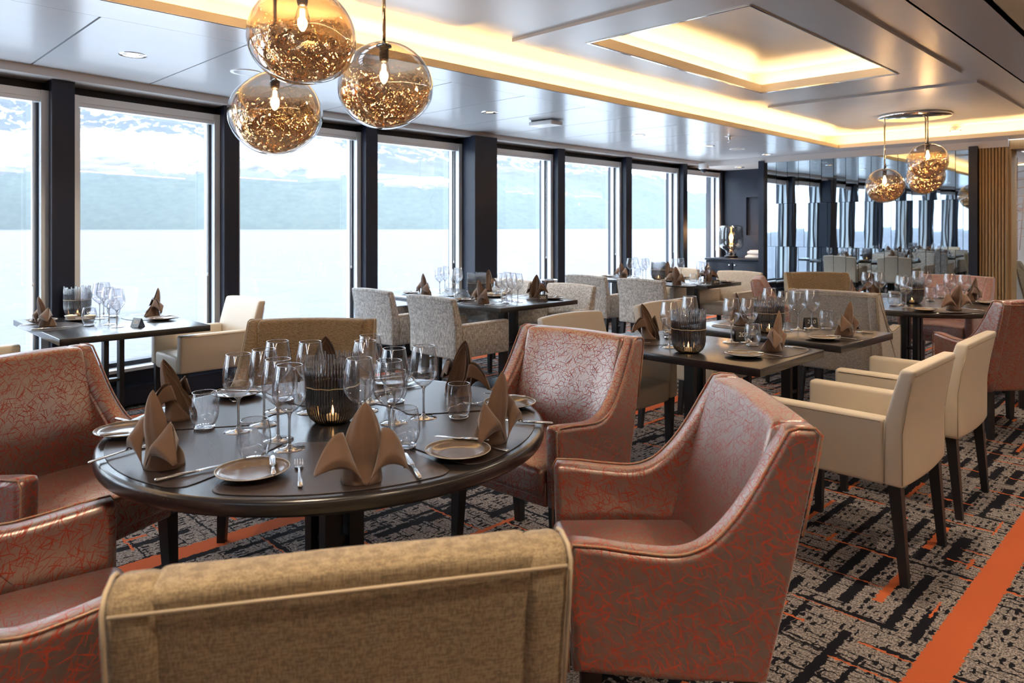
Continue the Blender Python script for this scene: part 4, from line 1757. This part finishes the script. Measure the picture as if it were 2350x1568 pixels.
G = 'cutlery on the front round table'
cut(fork, (690, 1137), (685, 1052), 'steel fork left of the camera-side napkin on the front round table', G)
cut(knife, (968, 1112), (925, 1040), 'steel knife right of the camera-side napkin on the front round table', G)
cut(knife, (345, 1113), (560, 1063), 'long steel knife by the front left napkin on the front round table', G)
cut(fork, (240, 1057), (330, 1030), 'steel fork left of the front left napkin on the front round table', G)
cut(fork, (1178, 1042), (1015, 1015), 'steel fork left of the front right napkin on the front round table', G)
cut(knife, (1238, 976), (1150, 970), 'steel knife right of the front right napkin on the front round table', G)
cut(knife, (870, 905), (960, 890), 'steel knife beside the back right napkin on the front round table', G)
cut(fork, (1165, 925), (1085, 930), 'steel fork beside the plate at the back right of the front round table', G)
cut(fork, (545, 930), (495, 900), 'steel fork behind the tumbler at the back left of the front round table', G)
cut(knife, (278, 970), (345, 985), 'steel knife at the left rim of the front round table', G)
GP = 'side plates on the front round table'
for px, py, lab, k in [(580, 1093, 'between the front left and camera-side settings', (628, 1115, 625, 1060)), (1051, 1046, 'before the front right napkin', (1140, 1030, 980, 1018)), (545, 911, 'behind the left group of glasses', (600, 914, 505, 908)), (1170, 934, 'at the right rim', (1195, 925, 1120, 918)),
                    (292, 998, 'at the left rim', (262, 1014, 340, 1006)), (900, 883, 'behind the right group of glasses', (925, 878, 850, 884))]:
    p = at(px, py)
    plate((p.x, p.y, ZM), 0, 'taupe side plate %s on the front round table' % lab, GP)
    o = cut(butter_knife, k[:2], k[2:], 'butter knife on the plate ' + lab.replace('between the front left and camera-side settings', 'at the camera side') + ', front round table', G, ZM + .015)


def setting(px, py, face, table, tl, wh, i=0, matl=True, fk=True):
    """generic setting; face = direction (deg) from the table towards the diner"""
    p = at(px, py)
    f = R(face + 180)
    F = Vector((cos(f), sin(f), 0))
    L = Vector((-sin(f), cos(f), 0))
    if matl:
        q = p + F * .0
        mat_rect((q.x, q.y, ZT), f - pi / 2, 'brown leather placemat under the %s napkin on %s' % (wh, tl), 'placemats on ' + tl)
    zz = ZM if matl else ZT
    NAPS[i % 3]((p.x, p.y, zz), f - pi / 2 + random.uniform(-.25, .25), 'folded brown napkin, %s one on %s' % (wh, tl), 'napkins on ' + tl)
    q = p + L * .155 - F * .02
    fork((q.x, q.y, zz), f - pi / 2 + .1, 'steel fork beside the %s napkin on %s' % (wh, tl), 'cutlery on ' + tl)
    q = p - L * .15 - F * .01
    knife((q.x, q.y, zz), f - pi / 2, 'steel knife beside the %s napkin on %s' % (wh, tl), 'cutlery on ' + tl)
    q = p + L * .26 + F * .02
    plate((q.x, q.y, zz), 0, 'taupe side plate beside the %s napkin on %s' % (wh, tl), 'side plates on ' + tl)
    butter_knife((q.x + .01, q.y, zz + .0165), f - pi / 2 + .5, 'butter knife on the plate by the %s napkin on %s' % (wh, tl), 'cutlery on ' + tl)


setting(1770, 806, 0, T209, 'the near rectangular table', 'right', 0)
setting(1493, 779, 180, T209, 'the near rectangular table', 'left', 1)
setting(1936, 770, 0, T210, 'the second rectangular table', 'right', 2)
setting(1703, 746, 180, T210, 'the second rectangular table', 'left', 0)
setting(109, 750, 270, T206, 'the left window table', 'left', 1)
setting(349, 727, 90, T206, 'the left window table', 'right', 2)
setting(978, 679, 270, T205, 'the middle window table', 'leftmost', 0)
setting(1109, 697, 270, T205, 'the middle window table', 'nearest', 1)
setting(1227, 682.5, 90, T205, 'the middle window table', 'rightmost', 2)
setting(1118, 668, 90, T205, 'the middle window table', 'farthest', 0)
setting(1430, 638.5, 270, T204, 'the farthest window table', 'leftmost', 1)
setting(1553, 654, 270, T204, 'the farthest window table', 'nearest', 2)
setting(1624, 646, 90, T204, 'the farthest window table', 'rightmost', 0)
setting(1530, 636.5, 90, T204, 'the farthest window table', 'farthest', 1)
setting(1966, 698, 200, None, RT2, 'left', 2)
setting(2008, 678, 150, None, RT2, 'mirror side', 0)
setting(2189, 713, -30, None, RT2, 'front right', 1)
setting(2228, 691, 45, None, RT2, 'back right', 2)
setting(2070, 712, 265, None, RT2, 'camera side', 0) if False else None


# bread plates with butter dishes
def make_bowl():
    root = thing('butter_dish', 'dish', 'bowl')
    MB().lathe([(0, .002), (.024, .001), (.030, .010), (.038, .026), (.040, .030), (.037, .029), (.030, .014), (.0, .010)], 28).build('dish', 'porcelain', root)
    MB().lathe([(0, .036), (.014, .033), (.026, .026), (.031, .018), (0, .016)], 16, fn=lambda p: (p.x, p.y, p.z + .003 * sin(p.x * 180) * cos(p.y * 200))).build('butter_curl', 'butter', root)
    return root


bowl = Proto(make_bowl)
for px, py, tl, prs in [(185, 736, 'the left window table', ((-.035, -.01), (.035, .01))), (1137, 682, 'the middle window table', ((-.03, 0), (.04, .01))), (1533, 646, 'the farthest window table', ((0, 0),))]:
    p = at(px, py)
    plate((p.x, p.y, ZT), 0, 'taupe plate carrying the white butter dish on ' + tl, 'plates under the butter dishes')
    for j, (a, b) in enumerate(prs):
        q = Vector((a * 1.2 + b * .1, a * 1.1 + b, 0))
        bowl((p.x + q.x, p.y + q.y, ZT + .0072), j, ('left' if j == 0 else 'right') + ' small white dish of butter on ' + tl if len(prs) > 1 else 'small white dish of butter on ' + tl, 'butter dishes')

# ---------------------------------------------------------------- pendant lamps
def make_globe(seed):
    rnd = random.Random(seed)
    ox, oy = rnd.uniform(0, 50), rnd.uniform(0, 50)
    root = thing('pendant_lamp', 'pendant', 'lamp')
    Rr = .212

    def lump(k):
        def f(p):
            d = Vector(p).normalized()
            q = fbm(d.x * .75 + ox, d.y * .75 + d.z * .6 + oy, 1) * .10
            s = Rr * k * (1 + q)
            return (d.x * s, d.y * s, d.z * s * .93)
        return f
    n = 36
    prof = [(sin(pi * a / n), -cos(pi * a / n)) for a in range(0, n)]
    prof[0] = (0, -1)
    prof.append((.10, cos(.10)))
    MB().lathe(prof, 56, fn=lump(1.0)).build('shade', 'globe_out', root)
    n2 = 26
    prof2 = [(0, -1)] + [(sin(pi * a / n), -cos(pi * a / n)) for a in range(1, n2)]

    def melt(p):
        d = Vector(p).normalized()
        b = lump(.965)(p)
        k = 1 - .02 - .13 * abs(fbm(d.x * 2.3 + oy, d.y * 2.3 + d.z * 1.9 + ox, 3))
        return (b[0] * k, b[1] * k, b[2] * k)
    MB().lathe(prof2, 72, fn=melt).build('mirror_coating', 'globe_in', root)
    MB().lathe([(.0, .200), (.034, .199), (.036, .193), (.036, .188), (.022, .186), (.022, .135), (.018, .120), (0, .118)], 20).build('socket', 'blackmetal', root)
    MB().lathe([(.014, .122), (.022, .10), (.029, .07), (.029, .045), (.018, .02), (.0, .012)], 18).build('bulb', 'wine_glass', root)
    mb = MB()
    for a in (0, 1.57, 3.14, 4.71):
        mb.tube([(.007 * cos(a), .007 * sin(a), .105), (.009 * cos(a), .009 * sin(a), .045)], .0028, 5)
    mb.build('filament', 'filament', root)
    return root


def pendant(seed, x, y, z, ztop, label, group):
    r = make_globe(seed)
    r.location = (x, y, z)
    r['label'] = label
    r['group'] = group
    MB().tube([(0, 0, .195), (0, 0, ztop - z)], .0085, 12).build('rod', M['gold_rod'], r)
    d = bpy.data.lights.new('pendant_bulb', 'POINT')
    d.energy = 10
    d.color = (1, .66, .36)
    d.shadow_soft_size = .03
    lo = bpy.data.objects.new('pendant_bulb', d)
    COL.objects.link(lo)
    lo.parent = r
    lo.location = (0, 0, .06)
    return r


M['gold_rod'] = simple('brushed_gold_rod', (.80, .66, .45), .16, 1.0)


def canopy(x, y, rx, label):
    root = thing('pendant_canopy', label, 'lamp canopy', (x, y, 0))
    MB().lathe([(0, ZP - .030), (rx - .004, ZP - .030), (rx, ZP - .026), (rx, ZP - .001), (0, ZP - .001)], 56).build('plate', 'chrome', root)
    return root


gp = 'globe pendants over the front round table'
canopy(-2.80, 1.62, .40, 'round chrome canopy above the three front globe pendants')
s_ = lambda px, d: (-math.sqrt(.5) * (1 - (px - CX) / FPX) * d, math.sqrt(.5) * (1 + (px - CX) / FPX) * d)
for sd, px, py, d, lab in [(11, 694, 82, 2.86, 'molten gold glass pendant, uppermost and largest, cut by the top edge'), (12, 881, 201, 3.34, 'molten gold glass pendant on a visible brass rod, right of the front three'),
                           (13, 631, 262, 3.36, 'molten gold glass pendant hanging lowest of the front three')]:
    x, y = s_(px, d)
    pendant(sd, x, y, EYE + (HY - py) * d / FPX, ZP - .03, lab, gp)
gp = 'globe pendants over the far round table'
canopy(-2.58, 9.18, .38, 'oval-looking chrome ceiling plate above the far globe pendants')
for sd, px, py, d, lab in [(21, 2030, 427, 8.35, 'far molten gold glass pendant, left and lowest before the mirror'), (22, 2129, 370, 7.95, 'far molten gold glass pendant, upper right of the three'),
                           (23, 2124, 407, 8.5, 'far molten gold glass pendant, just below and behind the upper right one')]:
    x, y = s_(px, d)
    pendant(sd, x, y, EYE + (HY - py) * d / FPX, ZP - .03, lab, gp)

# ---------------------------------------------------------------- ceiling fittings
def make_downlight():
    root = thing('downlight', 'downlight', 'light')
    MB().lathe([(.062, -.004), (.082, -.004), (.084, -.001), (.084, .0)], 32).build('trim_ring', 'chrome', root)
    MB().lathe([(.062, -.004), (.050, -.0015), (.036, -.001)], 28).build('reflector', 'steel', root)
    MB().lathe([(0, -.0015), (.036, -.0015)], 20).build('lens', 'lens', root)
    return root


downlight = Proto(make_downlight)
DL = [(305, 126, 'nearest, above the left window'), (1124, 258, 'beside the white ceiling box'), (1465, 310, 'right of the white ceiling box'), (1626, 335, 'near the dome camera'), (1761, 355, 'at the far corner before the mirror wall')]


def ceil_at(px, py, z):
    return at(px, py, z)


spots = []
for px, py, lab in DL:
    p = at(px, py, ZC)
    downlight((p.x, p.y, ZC), 0, 'recessed chrome downlight ' + lab, 'downlights in the low ceiling')
    spots.append((p.x, p.y))
p = at(1697, 384, ZS - .03)
downlight((p.x, p.y, ZS - .03), 0, 'recessed chrome downlight above the navy sideboard', 'downlights in the low ceiling')
spots.append((p.x, p.y))


def make_speaker():
    root = thing('ceiling_speaker', 's', 'speaker')
    MB().lathe([(.085, -.001), (.095, -.006), (.108, -.004), (.110, 0)], 32).build('rim', 'white_plastic', root)
    MB().lathe([(0, -.003), (.086, -.002)], 28).build('grille', 'ceiling', root)
    return root


speaker = Proto(make_speaker)
for px, py, lab in [(565, 166, 'behind the front pendants'), (1692, 342, 'beyond the dome camera')]:
    p = at(px, py, ZC)
    speaker((p.x, p.y, ZC), 0, 'flat round white ceiling speaker ' + lab, 'ceiling speakers')
# wifi box
p = at(1252, 283, ZC - .03)
r_ = thing('access_point', 'white plastic box fixed under the window-side ceiling', 'device', (p.x, p.y, ZC), R(5))
MB().rbox(.30, .20, .045, .012, (0, 0, -.036), 3).build('housing', 'white_plastic', r_)
MB().box(-.13, .03, -.08, .08, -.014, 0).build('bracket', 'blackmetal', r_)
# sprinkler
p = at(1674, 313, ZC)
r_ = thing('sprinkler', 'small chrome sprinkler head under the low ceiling', 'sprinkler', (p.x, p.y, ZC))
MB().lathe([(0, -.002), (.055, -.004), (.06, 0)], 20).build('rose', 'white_plastic', r_)
MB().lathe([(.018, -.002), (.018, -.03), (.008, -.04), (.008, -.07), (.02, -.072), (.02, -.076), (0, -.076)], 14).build('head', 'chrome', r_)
# dome camera
p = at(1615, 376, ZS)
r_ = thing('dome_camera', 'white ceiling dome camera with dark lens near the corner', 'camera', (p.x, p.y, ZS))
MB().lathe([(.085, 0), (.085, -.075), (.07, -.09), (0, -.09)], 28).build('housing', 'white_plastic', r_)
MB().lathe([(.055, -.088), (.05, -.12), (.03, -.145), (0, -.152)], 24).build('dome', 'gasket', r_)
# smoke detector
p = at(2193, 290, ZP)
r_ = thing('smoke_detector', 'white smoke detector on the tray ceiling beside the far pendants', 'detector', (p.x, p.y, ZP))
MB().lathe([(.055, 0), (.055, -.02), (.066, -.022), (.066, -.045), (.05, -.062), (.02, -.068), (0, -.068)], 28).build('housing', 'white_plastic', r_)
mb = MB()
for k in range(14):
    a = 2 * pi * k / 14
    mb.box(.053, .0665, -.004, .004, -.06, -.05)
    for v in range(len(mb.v) - 8, len(mb.v)):
        mb.v[v] = Matrix.Rotation(a, 4, 'Z') @ mb.v[v]
mb.build('vents', 'gap', r_)

# real light of the downlights (they sit in the ceiling) – plus lamps without fittings, added outside the frame for more warm light
for (x, y) in spots + [(-5.2, -1.5), (-5.0, -4), (-.98, -3), (-.98, 0.2), (-.98, 3.2), (-.98, 6.2), (-.98, 9.2), (.4, 1), (.4, 4), (.4, 7), (1.6, 2), (1.6, 6), (-1, -5.5)]:
    d = bpy.data.lights.new('downlight_and_added_lamp', 'SPOT')
    d.energy = SPOT_W
    d.color = (1, .80, .58)
    d.spot_size = R(115)
    d.spot_blend = .7
    d.shadow_soft_size = .04
    o = bpy.data.objects.new('downlight_and_added_lamp', d)
    COL.objects.link(o)
    zc = ZC if (x < XL or -1.13 < x < -.84) else ZU
    if (x, y) == spots[-1]:
        zc = ZS - .03
    o.location = (x, y, zc - .012)

# ---------------------------------------------------------------- niche furniture
sb = thing('sideboard', 'navy wooden sideboard with chrome knobs in the corner niche', 'cabinet', (-5.86, 11.42, 0))
MB().box(-.50, .50, -.33, .33, .06, .83).build('carcass', 'navy', sb)
MB().rbox(1.04, .70, .035, .006, (0, 0, .8525), 2).build('top', 'navy', sb)
for s in (-1, 1):
    dr = MB().rbox(.475, .02, .60, .004, (s * .245, -.342, .50), 2).build('door', 'navy', sb)
    MB().lathe([(0, .026), (.012, .024), (.019, .014), (.012, .004), (.006, 0)], 18).build('knob', 'chrome', dr)
    kn = [c for c in kids(dr)][0]
    kn.rotation_euler = (R(90), 0, 0)
    kn.location = (s * .05, -.352, .76)
    mb = MB()
    for z in (.70, .735):
        mb.box(s * .32 - .06, s * .32 + .06, -.3535, -.3515, z, z + .012)
    mb.build('vent_slot', 'gap', dr)
MB().box(-.48, .48, -.3, .3, 0, .06).build('plinth', 'gap', sb)

lp = thing('table_lamp', 'smoked glass table lamp glowing on the navy sideboard', 'lamp', (-6.05, 11.38, .8705))
k = 1.0
MB().lathe([(0, 0), (.11, 0), (.11, .03), (.105, .035), (0, .035)], 32).build('base', 'blackmetal', lp)
MB().lathe([(.085, .033), (.083, .08), (.092, .12), (.14, .15), (.185, .185), (.205, .24), (.205, .33), (.198, .44), (.19, .52), (.176, .545), (.13, .555), (.0, .557)], 44).build('glass_shade', 'smoke', lp)
MB().tube([(0, 0, .03), (0, 0, .26)], .009, 10).build('stem', 'blackmetal', lp)
MB().lathe([(.014, .255), (.018, .29), (.034, .34), (.030, .375), (.012, .40), (0, .41)], 18).build('bulb', 'lampbulb', lp)
d = bpy.data.lights.new('table_lamp_light', 'POINT')
d.energy = 12
d.color = (1, .55, .22)
d.shadow_soft_size = .05
o = bpy.data.objects.new('table_lamp_light', d)
COL.objects.link(o)
o.parent = lp
o.location = (0, 0, .47)

for j, (dx, dy, dz, rz) in enumerate([(0, 0, 0, .2), (.03, .04, .074, -.2)]):
    tw_ = thing('folded_towel', ('lower' if j == 0 else 'upper') + ' folded white cloth of the pile on the navy sideboard', 'cloth', (-5.56 + dx, 11.28 + dy, .8715 + dz), rz, 'folded cloths on the sideboard')
    MB().rbox(.30, .22, .05, .024, (0, 0, .026), 4, 8, 6, 1, lambda p: (p.x, p.y, p.z + .006 * sin(p.x * 22) * cos(p.y * 17))).build('cloth_roll', 'towel', tw_)
    MB().rbox(.24, .12, .02, .009, (.0, -.02, .058), 3, 6, 4, 1, lambda p: (p.x, p.y, p.z - .12 * p.x * p.x)).build('cloth_fold', 'towel', tw_)

# wine cooler by the window
wc_ = thing('wine_cooler', 'silver wine cooler on a stand behind table 205', 'bucket', (-5.43, 6.02, 0))
MB().lathe([(.0, .58), (.07, .58), (.075, .60), (.088, .78), (.098, .80), (.100, .806), (.094, .806), (.083, .79), (.07, .61), (0, .60)], 36).build('bucket', 'chrome', wc_)
MB().tube([(0, 0, .01), (0, 0, .585)], .012, 10).build('stand_pole', 'chrome', wc_)
MB().lathe([(0, 0), (.15, 0), (.15, .008), (.02, .02), (0, .02)], 28).build('stand_base', 'chrome', wc_)

# door handle
# small lever handle on the jamb by the fluted column
hd = thing('lever_handle', 'small brass lever handle on the dark jamb beside the fluted column', 'handle', (-2.37, YM - .08, 0))
mb = MB()
mb.tube([(0, 0, .72), (0, -.04, .72), (.0, -.05, .72)], .008, 8)
mb.tube([(0, -.05, .72), (-.07, -.05, .725)], .007, 8)
mb.build('lever', M['gold_rod'], hd)
MB().box(-.012, .012, -.004, 0, .64, .76).build('backplate', M['gold_rod'], hd)

# ---------------------------------------------------------------- far lobby: staircase and cocktail table
st = thing('staircase', 'pale staircase with slim balusters seen through the opening at right', 'staircase', (-3.15, 15.0, 0))
mb = MB()
for s in (0, .9):
    mb.quadprism([(-.6, s), (3.2, s), (3.2, s + .05), (-.6, s + .05)], 0, .02)
mb.build('stringer', 'stair', st)
for k in range(9):
    MB().box(-.3 + k * .28, .02 + k * .28, 0, .95, .0 + k * .17, .17 + k * .17).build('step', 'stair', st)
for k in range(13):
    MB().tube([(-.5 + k * .15, -.03, max(0, (k - 1) * .09)), (-.5 + k * .15, -.03, 2.6)], .018, 6).build('baluster', 'stair', st)
MB().tube([(-.6, -.03, 2.0), (3.0, -.03, .2 + .9)], .028, 8).build('handrail', 'stair', st)
mb = MB()
for k in range(10):
    mb.tube([(-.1, -.07, 1.1 + k * .14), (1.2, -.07, 1.1 + k * .14 + .25)], .008, 5)
    mb.tube([(-.1 + k * .14, -.08, 1.0), (-.1 + k * .14 + .1, -.08, 2.5)], .008, 5)
mb.build('lattice', 'stair', st)['kind'] = 'stuff'
place_tub(tan, -2.22, 12.45, 200, 'tan armchair in the stair lobby, just showing past the fluted column', 'armchairs in the lobby')

# bake napkin thickness once and share it between the copies
done = {}
for o in [o for o in COL.objects if o.type == 'MESH' and o.modifiers]:
    key = o.data.name
    if key not in done:
        dg = bpy.context.evaluated_depsgraph_get()
        done[key] = bpy.data.meshes.new_from_object(o.evaluated_get(dg))
        done[key].name = 'napkin_cloth'
    o['_k'] = key
for o in [o for o in COL.objects if o.type == 'MESH' and o.modifiers]:
    o.modifiers.clear()
    o.data = done[o['_k']]
    del o['_k']
print('objects', len(COL.objects), 'tris', sum(len(m.polygons) for m in bpy.data.meshes) * 2)
